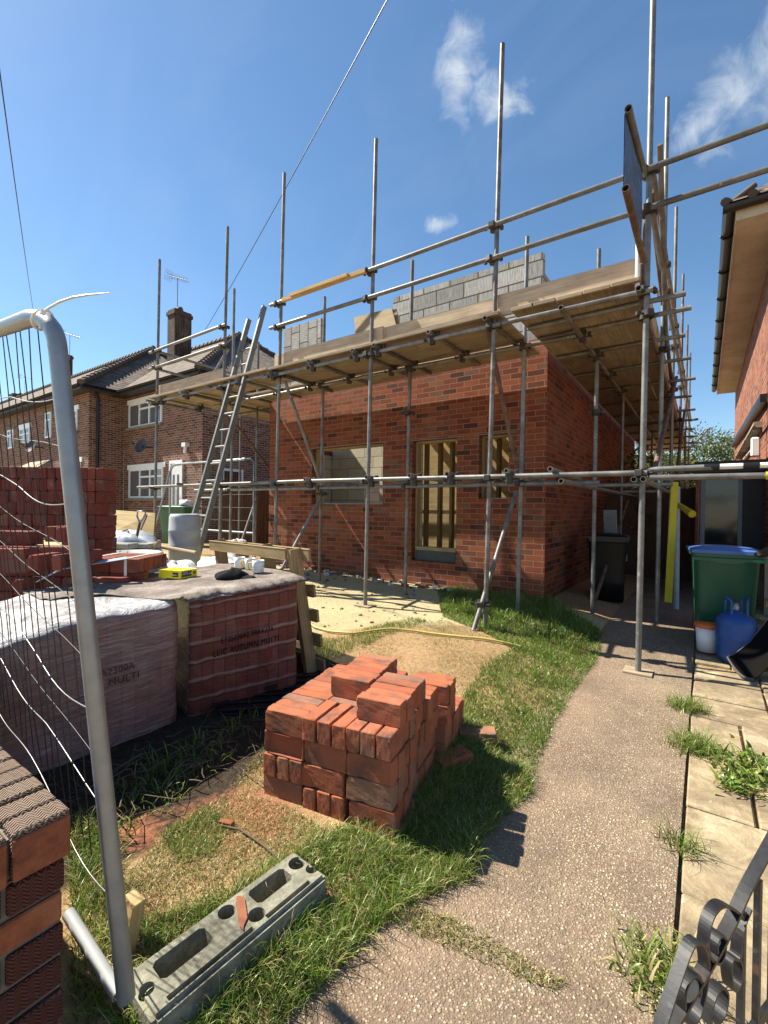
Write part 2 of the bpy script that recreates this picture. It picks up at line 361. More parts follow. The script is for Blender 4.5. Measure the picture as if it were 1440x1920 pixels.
# ground surfaces
s = NT('garden_earth'); p = s.co('Object'); zone = s.sep(s.attr('zone')); n1 = s.noise(p, 3, 6, .65); n2 = s.noise(p, 28, 5, .7); n3 = s.noise(p, 110, 3); ch = s.vor(p, 75, 'F1', 'Color'); chd = s.vor(p, 75, 'F1', 'Distance')
straw = s.ramp(n2, [(.2, (.17, .095, .045)), (.45, (.36, .23, .115)), (.7, (.50, .355, .19))])
sand = s.ramp(n2, [(.2, (.31, .24, .12)), (.5, (.50, .43, .245)), (.75, (.60, .525, .325))]); sand = s.mix(s.ramp(s.noise(p, 1.3, 6, .7), [(.42, 0.), (.68, .5)]), sand, (.33, .25, .14)); sand = s.mix(s.ramp(chd, [(.1, .5), (.35, 0.)]), sand, s.ramp(s.sep(ch)[0], [(0, (.24, .17, .07)), (1, (.78, .71, .5))]))
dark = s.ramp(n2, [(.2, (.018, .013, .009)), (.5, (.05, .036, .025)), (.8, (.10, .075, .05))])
brk = s.ramp(n2, [(.3, (.22, .085, .045)), (.7, (.42, .17, .09))])
def zm(a, b, z, w=.5):
    f = s.math('ADD', z, s.math('MULTIPLY', s.math('SUBTRACT', n1, .5), w)); f2 = s.math('ADD', f, s.math('MULTIPLY', s.math('SUBTRACT', n2, .5), .5))
    return s.mix(s.ramp(f2, [(.35, 0.), (.6, 1.)]), a, b)
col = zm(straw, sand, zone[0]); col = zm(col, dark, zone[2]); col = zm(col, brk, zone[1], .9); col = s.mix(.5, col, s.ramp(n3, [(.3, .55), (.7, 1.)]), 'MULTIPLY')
hh = s.math('ADD', s.math('MULTIPLY', n2, .7), s.math('MULTIPLY', n3, .5)); MT['ground'] = s.pr(col, .95, nrm=s.bump(hh, .9, .02), spec=.15)
s = NT('exposed_aggregate'); p = s.co('Object'); n1 = s.noise(p, 1.6, 5); n2 = s.noise(p, 40, 4, .7)
d1 = s.vor(p, 74, 'F1', 'Distance'); k1 = s.sep(s.vor(p, 74, 'F1', 'Color')); d2 = s.vor(p, 130, 'F1', 'Distance'); k2 = s.sep(s.vor(p, 130, 'F1', 'Color'))
basec = s.ramp(n1, [(.3, (.18, .132, .088)), (.7, (.30, .225, .155))]); basec = s.mix(.6, basec, s.ramp(n2, [(.25, .45), (.75, 1.)]), 'MULTIPLY')
ch2 = s.ramp(k2[1], [(0, (.11, .072, .046)), (.35, (.29, .20, .132)), (.75, (.41, .305, .205)), (1, (.55, .44, .31))]); m2 = s.ramp(d2, [(.36, .95), (.52, 0.)])
col = s.mix(s.math('MULTIPLY', m2, s.ramp(k2[0], [(.18, 0.), (.24, 1.)])), basec, ch2)
ch1 = s.ramp(k1[1], [(0, (.36, .26, .16)), (.5, (.50, .40, .27)), (.92, (.66, .58, .43)), (1, (.58, .34, .1))]); m1 = s.ramp(d1, [(.22, 1.), (.40, 0.)])
f1 = s.math('MULTIPLY', m1, s.ramp(s.math('ADD', k1[0], s.math('MULTIPLY', s.math('SUBTRACT', n1, .5), .6)), [(.60, 0.), (.66, 1.)])); col = s.mix(f1, col, ch1)
lich = s.ramp(s.noise(p, 3.4, 6, .66), [(.665, 0.), (.69, 1.)]); col = s.mix(s.math('MULTIPLY', lich, .55), col, (.6, .58, .45))
px_ = s.sep(p)[0]; df = s.ramp(s.math('ADD', s.math('MULTIPLY', px_, -1.3), s.math('MULTIPLY', s.math('SUBTRACT', n1, .5), 1.3)), [(.6, 0.), (1., .3)]); col = s.mix(df, col, s.ramp(n2, [(.3, (.20, .125, .08)), (.7, (.35, .235, .155))]))
st_ = s.noise(p, .9, 6, .7, .4); col = s.mix(s.ramp(st_, [(.40, .55), (.55, 0.)]), col, s.mix(.6, col, (.055, .045, .035)), 'MIX'); col = s.mix(s.ramp(s.noise(p, 2.6, 4, .6), [(.64, 0.), (.72, .35)]), col, (.40, .33, .24))
MT['path'] = s.pr(col, .9, nrm=s.bump(s.math('ADD', s.math('ADD', f1, s.math('MULTIPLY', m2, .5)), n2), .7, .006), spec=.25)
s = NT('riven_sandstone'); p = s.co('Object'); r = s.rnd(); n1 = s.noise(p, 3.2, 6, .7, .8); n2 = s.noise(p, 8, 7, .72, .9); n3 = s.noise(p, 70, 3)
col = s.ramp(n1, [(.3, (.18, .135, .085)), (.48, (.36, .275, .165)), (.65, (.50, .40, .25))]); col = s.mix(.7, col, s.ramp(n2, [(.36, .38), (.60, 1.)]), 'MULTIPLY'); col = s.mix(s.ramp(s.noise(p, 1.7, 5, .65), [(.45, 0.), (.66, .75)]), col, (.20, .155, .10)); col = s.mix(s.ramp(s.noise(p, 16, 5, .6), [(.66, 0.), (.72, .7)]), col, (.60, .55, .43))
MT['slab'] = s.pr(col, .85, nrm=s.bump(s.math('ADD', n2, s.math('MULTIPLY', n3, .3)), .7, .012), spec=.25)
def grass_mat(name):
    s = NT(name); c = s.attr('tint'); d = s.n('ShaderNodeBsdfDiffuse'); s.put(d.inputs[0], c); t = s.n('ShaderNodeBsdfTranslucent'); s.put(t.inputs[0], c)
    g = s.n('ShaderNodeBsdfGlossy'); g.inputs['Roughness'].default_value = .35; g.inputs[0].default_value = (.8, .8, .7, 1)
    m = s.n('ShaderNodeMixShader'); m.inputs[0].default_value = .35; s.t.links.new(d.outputs[0], m.inputs[1]); s.t.links.new(t.outputs[0], m.inputs[2])
    m2 = s.n('ShaderNodeMixShader'); m2.inputs[0].default_value = .035; s.t.links.new(m.outputs[0], m2.inputs[1]); s.t.links.new(g.outputs[0], m2.inputs[2]); s.t.links.new(m2.outputs[0], s.out.inputs[0]); return s.mat
MT['grass'] = grass_mat('grass_blades'); MT['leaf'] = grass_mat('leaves')
MT['bark'] = plain('bark', (.09, .065, .045), .9, 0, .6, 12, bump=.8)
# wrapped packs
def wrap_mat(name, film, strips, seed):
    s = NT(name); uv = s.co('UV', off=(seed, 0, 0)); c, f = s.brick(uv, .073, .122, .005, 0.)
    col = s.ramp(c, [(0, (.20, .05, .032)), (.5, (.28, .075, .05)), (1, (.34, .12, .085))])
    st = s.noise(s.co('UV', scale=(1.6, 30, 1), off=(seed, 0, 0)), 2.5, 6, .7, 1.3); st2 = s.noise(s.co('UV', scale=(3, 60, 1), rot=(0, 0, .35)), 2.5, 3, .6, 2.); big = s.noise(uv, 2.2, 4)
    col = s.mix(s.math('MULTIPLY', f, .6), col, (.05, .02, .015))
    ff = s.math('MULTIPLY', s.ramp(st, [(.40, .3), (.68, 1.)]), s.ramp(big, [(.25, film*.45), (.6, film)])); col = s.mix(ff, col, (.60, .48, .445) if not strips else (.36, .25, .20))
    if strips:
        v = s.math('FRACT', s.math('DIVIDE', s.sep(uv)[1], .122)); wob = s.math('ADD', v, s.math('MULTIPLY', s.math('SUBTRACT', s.noise(uv, 7, 4), .5), .30))
        bd = s.ramp(wob, [(.0, 0.), (.05, .0), (.09, 1.), (.2, 1.), (.25, 0.)]); bk = s.ramp(s.noise(uv, 3.1, 3), [(.34, .1), (.5, .8)]); col = s.mix(s.math('MULTIPLY', s.math('MULTIPLY', bd, bk), .8), col, (.52, .40, .35))
    hgt = s.math('ADD', st, s.math('MULTIPLY', st2, .6))
    return s.pr(col, .34, nrm=s.bump(hgt, .9, .022), spec=.3, coat=.12)
MT['wrap_clear'] = wrap_mat('shrink_wrapped_bricks', .25, True, 0.); MT['wrap_white'] = wrap_mat('white_film_bricks', 1.0, False, 3.3)
s = NT('white_torn_film'); p = s.co('Object'); n = s.noise(p, 5, 6, .7, 1.5); n2 = s.noise(p, 24, 4); col = s.ramp(n, [(.3, (.16, .15, .15)), (.48, (.38, .36, .355)), (.72, (.62, .61, .60))]); MT['film'] = s.pr(col, .38, nrm=s.bump(s.math('ADD', n, s.math('MULTIPLY', n2, .3)), .9, .03), coat=.3)
s = NT('grey_roofing_felt'); p = s.co('Object'); n = s.noise(p, 3.5, 6, .7, .6); n2 = s.noise(p, 60, 4, .7); col = s.ramp(n, [(.3, (.11, .085, .072)), (.5, (.25, .205, .175)), (.7, (.44, .39, .345))]); col = s.mix(.85, col, s.ramp(n2, [(.3, .5), (.7, 1.)]), 'MULTIPLY')
col = s.mix(s.ramp(s.math('ADD', s.noise(p, 2.1, 5), s.attr('zone', 'Fac')), [(.78, 0.), (.95, .75)]), col, (.42, .15, .075)); MT['felt'] = s.pr(col, .9, nrm=s.bump(n2, .7, .01), spec=.2)
s = NT('weathered_concrete'); p = s.co('Object'); n = s.noise(p, 9, 6, .7); n2 = s.noise(p, 70, 4, .7); col = s.ramp(n, [(.3, (.10, .092, .066)), (.5, (.22, .208, .155)), (.7, (.37, .35, .265))]); col = s.mix(.5, col, s.ramp(n2, [(.3, .5), (.7, 1.)]), 'MULTIPLY'); MT['concrete'] = s.pr(col, .95, nrm=s.bump(s.math('ADD', n2, n), .6, .006), spec=.2)
MT['brick_dust'] = plain('orange_brick_dust', (.30, .11, .055), .95, 0, .5, 40, bump=.8)
s = NT('banner_blue'); uv = s.co('UV', scale=(1, 1, 1)); n = s.noise(s.co('UV', scale=(14, 5, 1)), 3, 5, .7); col = s.ramp(n, [(.45, (.05, .085, .17)), (.6, (.09, .14, .24)), (.68, (.45, .5, .56))]); MT['banner'] = s.pr(col, .6)
s = NT('old_herring_brick'); r = s.rnd(); uv = s.co('UV', scale=(1, 1, 1)); sx = s.sep(uv); zig = s.math('PINGPONG', sx[0], .012); ph = s.math('ADD', sx[1], s.math('MULTIPLY', zig, .9)); g = s.math('PINGPONG', ph, .0042); gr = s.math('DIVIDE', g, .0042)
n = s.noise(uv, 12, 5); n2 = s.noise(uv, 90, 3); gg = s.math('ADD', gr, s.math('MULTIPLY', s.math('SUBTRACT', n2, .5), .6)); col = s.ramp(gg, [(.25, (.05, .02, .016)), (.7, (.17, .062, .042))]); col = s.mix(s.ramp(n, [(.6, 0.), (.75, .6)]), col, (.30, .24, .19)); MT['herring'] = s.pr(col, .9, nrm=s.bump(gg, .9, .004), spec=.25)
s = NT('sunlit_coping_brick'); uv = s.co('UV'); sx = s.sep(uv); zig = s.math('PINGPONG', sx[0], .012); ph = s.math('ADD', sx[1], s.math('MULTIPLY', zig, .9)); g = s.math('PINGPONG', ph, .0042); gr = s.math('DIVIDE', g, .0042); n2 = s.noise(uv, 90, 3); n = s.noise(uv, 8, 4); gg = s.math('ADD', gr, s.math('MULTIPLY', s.math('SUBTRACT', n2, .5), .6)); col = s.ramp(gg, [(.25, (.05, .03, .022)), (.7, (.42, .30, .215))]); col = s.mix(.5, col, s.ramp(n, [(.3, .5), (.7, 1.)]), 'MULTIPLY'); MT['coping'] = s.pr(col, .9, nrm=s.bump(gg, .9, .004), spec=.25)  # herringbone brick again, strong sun brightened into the coping colour
s = NT('old_orange_brick'); o = s.co('Object'); n = s.noise(o, 14, 6, .7); n1 = s.noise(o, 120, 4); col = s.ramp(n, [(.3, (.15, .052, .03)), (.55, (.31, .105, .05)), (.75, (.36, .16, .09))]); MT['old_orange'] = s.pr(col, .9, nrm=s.bump(n1, .6, .004), spec=.25)
MT['mortar'] = plain('old_mortar', (.22, .185, .15), .95, 0, .5, 25, bump=.9)
MT['mug'] = None
s = NT('patterned_mug'); o = s.co('Object'); k = s.vor(o, 55, 'F1', 'Distance'); kc = s.sep(s.vor(o, 55, 'F1', 'Color')); MT['mug'] = s.pr(s.mix(s.math('MULTIPLY', s.ramp(k, [(.25, 1.), (.35, 0.)]), s.ramp(kc[0], [(.4, 0.), (.45, 1.)])), (.80, .79, .74), s.ramp(kc[1], [(0, (.45, .32, .03)), (.5, (.2, .25, .08)), (1, (.15, .16, .2))])), .2, coat=.4)
MT['gold'] = plain('yellow_glaze', (.62, .45, .06), .25, 0, .1, 5)
MT['tyre'] = plain('white_tub', (.52, .52, .5), .55, 0, .4, 7)
MT['bag'] = plain('white_sack', (.62, .62, .60), .7, 0, .35, 9, bump=.6)
MT['tar'] = plain('grey_tarpaulin', (.30, .34, .40), .5, 0, .4, 6, bump=.4)
MT['barrel'] = plain('dirty_white_barrel', (.40, .41, .41), .5, 0, .5, 7)
MT['hose'] = plain('yellow_hose', (.55, .44, .12), .5, 0, .3, 8)
MT['zinc_blue'] = plain('pale_blue_metal', (.32, .46, .56), .4, .3, .3, 10)
MT['twig'] = plain('dry_twig', (.12, .09, .06), .9, 0, .4, 20)
# ---------------------------------------------------------------- setting: ground, path, paving
def inpoly(x, y, poly):
    c = False; j = len(poly)-1
    for i in range(len(poly)):
        xi, yi = poly[i]; xj, yj = poly[j]
        if (yi > y) != (yj > y) and x < (xj-xi)*(y-yi)/(yj-yi)+xi: c = not c
        j = i
    return c
def gpoly(px, z=.08): return [(lambda p: (p.x, p.y))(Zp(a, b, z)) for a, b in px]
def build_ground():
    xs = np.concatenate([[-400, -150, -70, -40, -25, -16, -12], np.arange(-10, -5, .25), np.arange(-5, -.4, .06), np.arange(-.4, 2.2, .2), [2.5, 4, 8, 16, 40, 150, 400]])
    ys = np.concatenate([[-60, -20, -6, -2], np.arange(-1, 7, .07), np.arange(7, 20, .8), [22, 30, 45, 80, 200, 600]])
    nx, ny = len(xs), len(ys); v = []; zone = []
    for y in ys:
        for x in xs:
            x, y = float(x), float(y); far = max(0, min(1, (abs(x)-14)/10))
            z = gz(x, y)*(1-far)-.03*(1 if x > -.9 else 0)
            v.append((x, y, z))
            sand = ss(-.05, .45, y-(3.2+(max(x, -6)+3.1)*.95)+.1*math.sin(x*3.2))*(1 if x < -.9 else 0)
            if y > 5.95: sand = .35
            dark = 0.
            # littered dark soil, with the packs' cast shadow painted into the colour
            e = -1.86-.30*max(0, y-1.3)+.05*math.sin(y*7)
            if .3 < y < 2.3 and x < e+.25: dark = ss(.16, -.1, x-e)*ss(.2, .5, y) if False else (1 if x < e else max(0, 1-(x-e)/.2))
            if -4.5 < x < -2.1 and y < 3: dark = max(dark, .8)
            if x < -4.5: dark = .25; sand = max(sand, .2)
            dust = 0.
            for cx, cy, rr in ((-1.62, 1.32, .32), (-1.52, .72, .18), (-1.9, .95, .25), (-1.75, 1.15, .2)):
                dust = max(dust, .62*math.exp(-((x-cx)**2+(y-cy)**2)/(rr*rr)))
            if y > 2.2 and x > -2.4 and y < 3.6: dust = max(dust, .30)
            zone.append((sand, dust, dark, 1))
    f = [(j*nx+i, j*nx+i+1, (j+1)*nx+i+1, (j+1)*nx+i) for j in range(ny-1) for i in range(nx-1)]
    me = bpy.data.meshes.new('ground'); me.from_pydata(v, [], f)
    a = me.color_attributes.new('zone', 'FLOAT_COLOR', 'POINT'); a.data.foreach_set('color', [c for z in zone for c in z])
    me.polygons.foreach_set('use_smooth', [True]*len(f)); me.materials.append(MT['ground'])
    o = bpy.data.objects.new('ground', me); COL.objects.link(o); o['kind'] = 'structure'
build_ground()
def strip(name, x0f, x1, y0, y1, dz, mat, step=.12):
    mb = MB(); ys = list(np.arange(y0, y1+1e-6, step))
    for a, b in zip(ys[:-1], ys[1:]):
        n = 8; xa = [x0f(a)+(x1-x0f(a))*i/n for i in range(n+1)]; xb = [x0f(b)+(x1-x0f(b))*i/n for i in range(n+1)]
        for i in range(n):
            mb.face([(xa[i], a, base_z(0, a)+dz), (xa[i+1], a, base_z(0, a)+dz), (xb[i+1], b, base_z(0, b)+dz), (xb[i], b, base_z(0, b)+dz)])
        mb.face([(x1, a, base_z(0, a)+dz), (x1, a, -.06), (x1, b, -.06), (x1, b, base_z(0, b)+dz)])
    return mb.build(name, mat, kind='structure')
strip('path', lambda y: (-.93+.04*math.sin(y*6)+.02*math.sin(y*17)) if y < 5.4 else -1.64, -.064, -1.2, 17, .004, MT['path'])
# sandstone paving slabs, each a chamfered stone in one pavement
mb = MB(); rr = random.Random(3); y = -1.0
while y < 9:
    d = rr.choice([.42, .58, .6]); xs_ = [(-.054, .395), (.402, .86)] if rr.random() < .6 else [(-.054, .215), (.222, .86)]
    for a, b in xs_:
        zz = base_z(0, y)+rr.uniform(-.006, .004); t = rr.uniform(-.006, .006)
        mb.obox(((a+b)/2, y+d/2, zz-.025), ((b-a)/2-.004, 0, t*.5), (rr.uniform(-.004, .004), d/2-.009, t), (0, 0, .025), cham=.007)
    y += d
mb.build('paving', MT['slab'], kind='structure')
# ---------------------------------------------------------------- new house
WY = 5.95; WX = -1.66; WL_ = -6.9; WTOP = 3.62
house = thing('new_brick_house', 'unfinished red brick house with empty window openings behind the scaffolding', 'house', (WL_, WY, .2))
hz = -.05
def fx(x): return x-WL_
holes = [(fx(-5.77), fx(-4.21), 1.47-hz, 2.46-hz), (fx(-3.66), fx(-2.91), .62-hz, 2.44-hz), (fx(-2.575), fx(-2.145), 1.555-hz, 2.44-hz)]
mb = MB(); wall(mb, (WL_, WY, hz), (1, 0, 0), (0, 0, 1), (0, -1, 0), WX-WL_, WTOP-hz, holes, .1025)
mb.build('front_wall', MT['brick_new'], house)
YE = 14.9
mb = MB(); wall(mb, (WX, WY+.1025, hz), (0, 1, 0), (0, 0, 1), (1, 0, 0), YE-WY-.1025, WTOP-hz, [], .1025); mb.build('side_wall', MT['brick_new'], house)
mb = MB(); wall(mb, (WL_+.12, WY+.3, hz), (0, 1, 0), (0, 0, 1), (1, 0, 0), 5.1, 2.6, [], .015); mb.build('inner_side_leaf', MT['cream_block'], house)
mb = MB(); wall(mb, (WL_, WY+.1025, hz), (0, 1, 0), (0, 0, 1), (-1, 0, 0), YE-WY-.1025, 2.65-hz, [], .1025); mb.build('side_wall', MT['brick_new'], house)
mb = MB(); wall(mb, (WL_+.11, YE-.11, hz), (1, 0, 0), (0, 0, 1), (0, 1, 0), WX-WL_-.22, WTOP-hz, [], .1025); mb.build('rear_wall', MT['brick_new'], house)
# inner block leaf (front), carried up above the brickwork in two stepped pieces
BY = WY+.18
ih = [(a[0]+.03, a[1]-.03, a[2]+.02, a[3]-.02) for a in holes]
mb = MB(); wall(mb, (WL_+.13, BY, hz), (1, 0, 0), (0, 0, 1), (0, -1, 0), WX-WL_-.26, 3.60-hz, [(a[0]-.13, a[1]-.13, a[2], a[3]) for a in ih], .1); mb.build('inner_front_leaf', MT['cream_block'], house)
tl = [(Yp(738, 605, BY), Yp(738, 556, BY))]
xr = Yp(1018, 500, BY).x; zr = Yp(1012, 474, BY).z; xl = Yp(737, 580, BY).x
mb = MB()
rows = 0; z = 3.60
top_z = zr
nrow = int((top_z-z)/.225)+1
for i in range(nrow):
    z0, z1 = z+i*.225, min(z+(i+1)*.225, top_z); ext = xl
    ext = max(ext, xl)
    mb.box(ext, xr, BY, BY+.1, z0+.0005, z1)
mb.box(xr-.1, xr-.0, BY+.1, BY+1.1, 3.6, top_z-.24); mb.build('gable_block_wall', MT['block'], house)
xa, xb = Yp(532, 640, BY).x, Yp(601, 640, BY).x; zt = Yp(566, 607, BY).z
mb = MB(); mb.box(xa, xb, BY, BY+.1, 3.6, zt); mb.box(xa+.05, xb-.5, BY, BY+.1, zt, zt+.0); mb.build('corner_block_wall', MT['block'], house)
# frames lining the openings
for (a, b, c, d), ww in zip(holes, (0, 1, 2)):
    fr = MB(); x0, x1, z0, z1 = WL_+a, WL_+b, hz+c, hz+d
    fr.box(x0+.002, x0+.035, WY+.105, WY+.2, z0+.002, z1-.002); fr.box(x1-.03, x1-.002, WY+.105, WY+.2, z0+.002, z1-.002)
    fr.box(x0+.036, x1-.031, WY+.105, WY+.2, z1-.03, z1-.002)
    if ww == 1: fr.box(x0+.036, x1-.031, WY+.06, WY+.2, z0+.16, z0+.21)
    fr.build('window_lining', MT['plank_old'], house)
    lt = MB(); lt.box(x0-.08, x1+.08, WY-.004, WY+.05, z1+.0005, z1+.006); lt.build('steel_lintel', MT['grey_paint'], house)
mb = MB(); mb.box(-3.62, -2.95, WY+.07, WY+.1, .625, .78); mb.build('threshold_block', MT['shaded_block'], house)
# stud partition behind the tall opening, joists overhead, inner rooms
for x in (-3.97, -3.70, -3.45, -3.24, -2.98, -2.72, -2.48, -2.2):
    mb = MB(); mb.box(x-.024, x+.024, 6.42, 6.52, .45, 2.62, cham=.003); mb.build('stud', MT['stud_wood'], house)
for zz in (.5, 1.36, 2.66):
    mb = MB(); mb.box(-4.1, -1.9, 6.44 if zz != 1.36 else 6.525, 6.53 if zz != 1.36 else 6.56, zz-.03, zz+.03); mb.build('stud_rail', MT['plank_new'], house)
for i in range(9):
    x = -4.3+i*.31
    mb = MB(); mb.box(x-.024, x+.024, 6.3, 7.6, 2.74, 2.94); mb.build('joist', MT['plank_new'], house)
for i in range(2):
    mb = MB(); yy = 6.7+i*.7; mb.box(-6.7, -1.85, yy-.3, yy-.25, 2.68, 2.738); mb.build('joist_batten', MT['plank_new'], house)
mb = MB(); mb.box(-5.1, -1.9, 7.5, 7.53, .3, 2.93); mb.build('board_lining', MT['ply_yellow'], house)
mb = MB(); wall(mb, (-6.75, 7.6, 0), (1, 0, 0), (0, 0, 1), (0, -1, 0), 1.6, 2.73, [(.9, 1.3, 1.2, 2.0)], .1); mb.build('inner_block_wall', MT['cream_block'], house)
mb = MB(); mb.box(-6.75, -1.8, 6.3, 11.5, .3, .34); mb.build('floor_slab', MT['concrete'], house)
mb = MB(); wall(mb, (-6.75, 11.4, 0), (1, 0, 0), (0, 0, 1), (0, -1, 0), 4.9, 2.73, [(1.2, 2.2, .9, 2.1)], .1); mb.build('inner_rear_leaf', MT['cream_block'], house)
mb = MB(); [mb.box(-4.35, -1.86, 6.24+i*.155, 6.39+i*.155, 2.945, 2.965, grain=(1, 0, 0)) for i in range(4)]; mb.build('added_shade_deck', MT['plank_new'], house)  # deck added overhead to keep the studs in shade
# red dustings and rubble at the wall foot
mb = MB(); rr = random.Random(5)
for i in range(120):
    x = rr.uniform(-6.8, -2.0); y = WY-abs(rr.gauss(0, .13))-.03; sgn = rr.uniform(.012, .05); a = rr.uniform(0, 3.1)
    ax = Vector((math.cos(a), math.sin(a), rr.uniform(-.3, .3)))*sgn; ay = Vector((-math.sin(a), math.cos(a), .1))*sgn*rr.uniform(.4, .9)
    mb.obox((x, y, gz(x, y)+sgn*.25), ax, ay, (0, 0, sgn*.5), m=rr.choice([0, 0, 1, 1, 2]), cham=sgn*.15)
for i in range(330):
    x = rr.uniform(-6.4, -1.6); y = rr.uniform(3.4, 5.9); sgn = rr.choice([.004, .006, .008, .012, .02]); a = rr.uniform(0, 3.1)
    if y < 3.25+(max(x, -6)+3.1)*.95: continue
    mb.obox((x, y, gz(x, y)+sgn*.3), Vector((math.cos(a), math.sin(a), .2))*sgn, Vector((-math.sin(a), math.cos(a), .1))*sgn*.7, (0, 0, sgn*.5), m=rr.choice([0, 1, 1, 1]), cham=sgn*.15)
mb.build('wall_foot_rubble', [MT['old_orange'], MT['concrete'], MT['bag']], kind='stuff', label='broken brick and mortar rubble scattered before the foot of the brick wall', cat='rubble')
# ---------------------------------------------------------------- neighbour house on the right
NX = .74; nb = thing('neighbour_house', 'orange brick house with stained soffit and brown gutter at the right edge', 'house', (NX, 8, .1))
ez = 5.12
mb = MB(); wall(mb, (NX, 7.75, -.05), (0, 1, 0), (0, 0, 1), (-1, 0, 0), 9.8, ez+.05, [], .2); wall(mb, (NX+.2, 7.75, -.05), (1, 0, 0), (0, 0, 1), (0, -1, 0), 7, ez+.05, [], .2); wall(mb, (NX, 17.75, -.05), (1, 0, 0), (0, 0, 1), (0, 1, 0), 7, ez+.05, [], .2); mb.build('brick_wall', MT['brick_nb'], nb)
gx, fxx = .14, .275
mb = MB(); mb.box(fxx+.02, NX+.1, 7.3, 17.7, ez, ez+.02); mb.box(NX+.1, NX+7.5, 7.3, 7.8, ez, ez+.02); mb.build('soffit', MT['fascia_cream'], nb)
mb = MB(); mb.box(fxx, fxx+.02, 7.28, 17.72, ez-.02, ez+.17); mb.box(fxx+.02, NX+7.5, 7.28, 7.3, ez-.02, ez+.17); mb.build('fascia', MT['fascia_cream'], nb)
def gutter(mb, p, q, r=.06, n=8):
    p, q = Vector(p), Vector(q); d = (q-p).normalized(); s_ = d.cross(Vector((0, 0, 1))).normalized()
    for rr_ in (r, r-.006):
        pts = [(s_*math.cos(math.pi*j/n)*rr_-Vector((0, 0, 1))*math.sin(math.pi*j/n)*rr_) for j in range(n+1)]
        for j in range(n):
            f = [p+pts[j], p+pts[j+1], q+pts[j+1], q+pts[j]]; mb.face(f if rr_ == r else f[::-1], smooth=True)
    for e in (p, q): mb.face([e+s_*math.cos(math.pi*j/n)*r-Vector((0, 0, 1))*math.sin(math.pi*j/n)*r for j in range(n+1)])
mb = MB(); gutter(mb, (gx+.065, 7.2, ez+.15), (gx+.065, 17.75, ez+.15), .066); gutter(mb, (gx+.0, 7.22, ez+.15), (NX+7.5, 7.22, ez+.15), .066)
for yy in np.arange(7.9, 17.6, 1.12): mb.path([(gx+.065+.074*math.cos(a), yy, ez+.15-.074*math.sin(a)) for a in np.linspace(0, math.pi, 9)], .012, 5)
mb.build('gutter', MT['brown_plastic'], nb)
mb = MB(); P0, P1, P2, P3 = (gx+.03, 7.2, ez+.2), (NX+7.5, 7.2, ez+.2), (NX+3.8, 11, ez+3.2), (NX+3.8, 14, ez+3.2); P4 = (gx+.03, 17.8, ez+.2); P5 = (NX+7.5, 17.8, ez+.2)
for f in ([P0, P1, P2], [P0, P2, P3, P4], [P4, P3, P5], [P1, P5, P3, P2]): mb.face(f)
mb.build('roof', MT['tiles'], nb)
mb = MB()
for i in range(26): mb.path([(gx+.02+i*.27, 7.17, ez+.205), (gx+.08+i*.27, 7.5, ez+.34), ], .05, 8)
for i in range(36): mb.path([(gx+.02, 7.3+i*.29, ez+.20), (gx+.33, 7.3+i*.29, ez+.38)], .035, 6)
mb.build('verge_tiles', MT['ridge'], nb)
# timber rail, flood light, mortar splodge, overflow pipe
p0, p1 = Xp(1389, 858, NX), Xp(1430, 795, NX)
mb = MB(); mb.beam((NX-.05, p0.y, p0.z), (NX-.05, p1.y, p1.z), .12, .09); mb.build('timber_rail', MT['board'], nb)
mb = MB(); p0, p1 = Xp(1398, 861, NX), Xp(1424, 832, NX); mb.tube((NX-.03, p0.y, p0.z), (NX-.03, p1.y, p1.z), .022); p = Xp(1425, 838, NX); mb.box(NX-.12, NX, p.y-.06, p.y+.06, p.z-.16, p.z+.16, cham=.02); mb.build('security_light', MT['white_plastic'], nb)
mb = MB(); p0, p1 = Xp(1378, 835, NX), Xp(1440, 745, NX); mb.beam((NX-.04, p0.y, p0.z), (NX-.04, p1.y, p1.z), .1, .12); mb.build('dark_cable_tray', MT['brown_plastic'], nb)
# lean-to with a glazed door at the end of the alley, on the neighbour's side
LY = 9.0; l0, l1 = Yp(1318, 950, LY).x, Yp(1402, 900, LY).x; lz = Yp(1360, 889, LY).z
lean = thing('lean_to_porch', 'dark flat roofed lean to with a reflecting glazed door beside the right brick wall', 'porch', ((l0+l1)/2, LY, .1))
mb = MB(); mb.box(l0-.12, NX-.002, LY-.15, LY+2.4, lz, lz+.2); mb.box(l0-.25, NX-.01, LY-.2, LY-.152, lz+.02, lz+.17); mb.build('flat_roof', MT['dark_roof'], lean)
d0, d1 = Yp(1322, 950, LY).x, Yp(1384, 950, LY).x
mb = MB(); mb.box(d0-.06, d0, LY, LY+.06, .1, lz); mb.box(d1, d1+.05, LY, LY+.06, .1, lz); mb.box(d0, d1, LY, LY+.06, lz-.08, lz); mb.box(d0, d1, LY+.01, LY+.05, .1, .22); mb.build('door_frame', MT['grey_paint'], lean)
mb = MB(); mb.box(d0+.001, d1-.001, LY+.02, LY+.035, .221, lz-.081); mb.build('glass_pane', MT['glass'], lean)
mb = MB(); wall(mb, (l0-.1, LY+.03, 0), (0, 1, 0), (0, 0, 1), (-1, 0, 0), 2.3, lz, [], .1); mb.box(l0-.1, d0-.061, LY-.03, LY+.03, 0, lz-.001); mb.build('brick_wall', MT['brick_nb'], lean)
mb = MB(); mb.box(d1+.051, NX-.003, LY+.01, LY+.05, .1, lz-.001); mb.build('side_panel', MT['dark_roof'], lean)
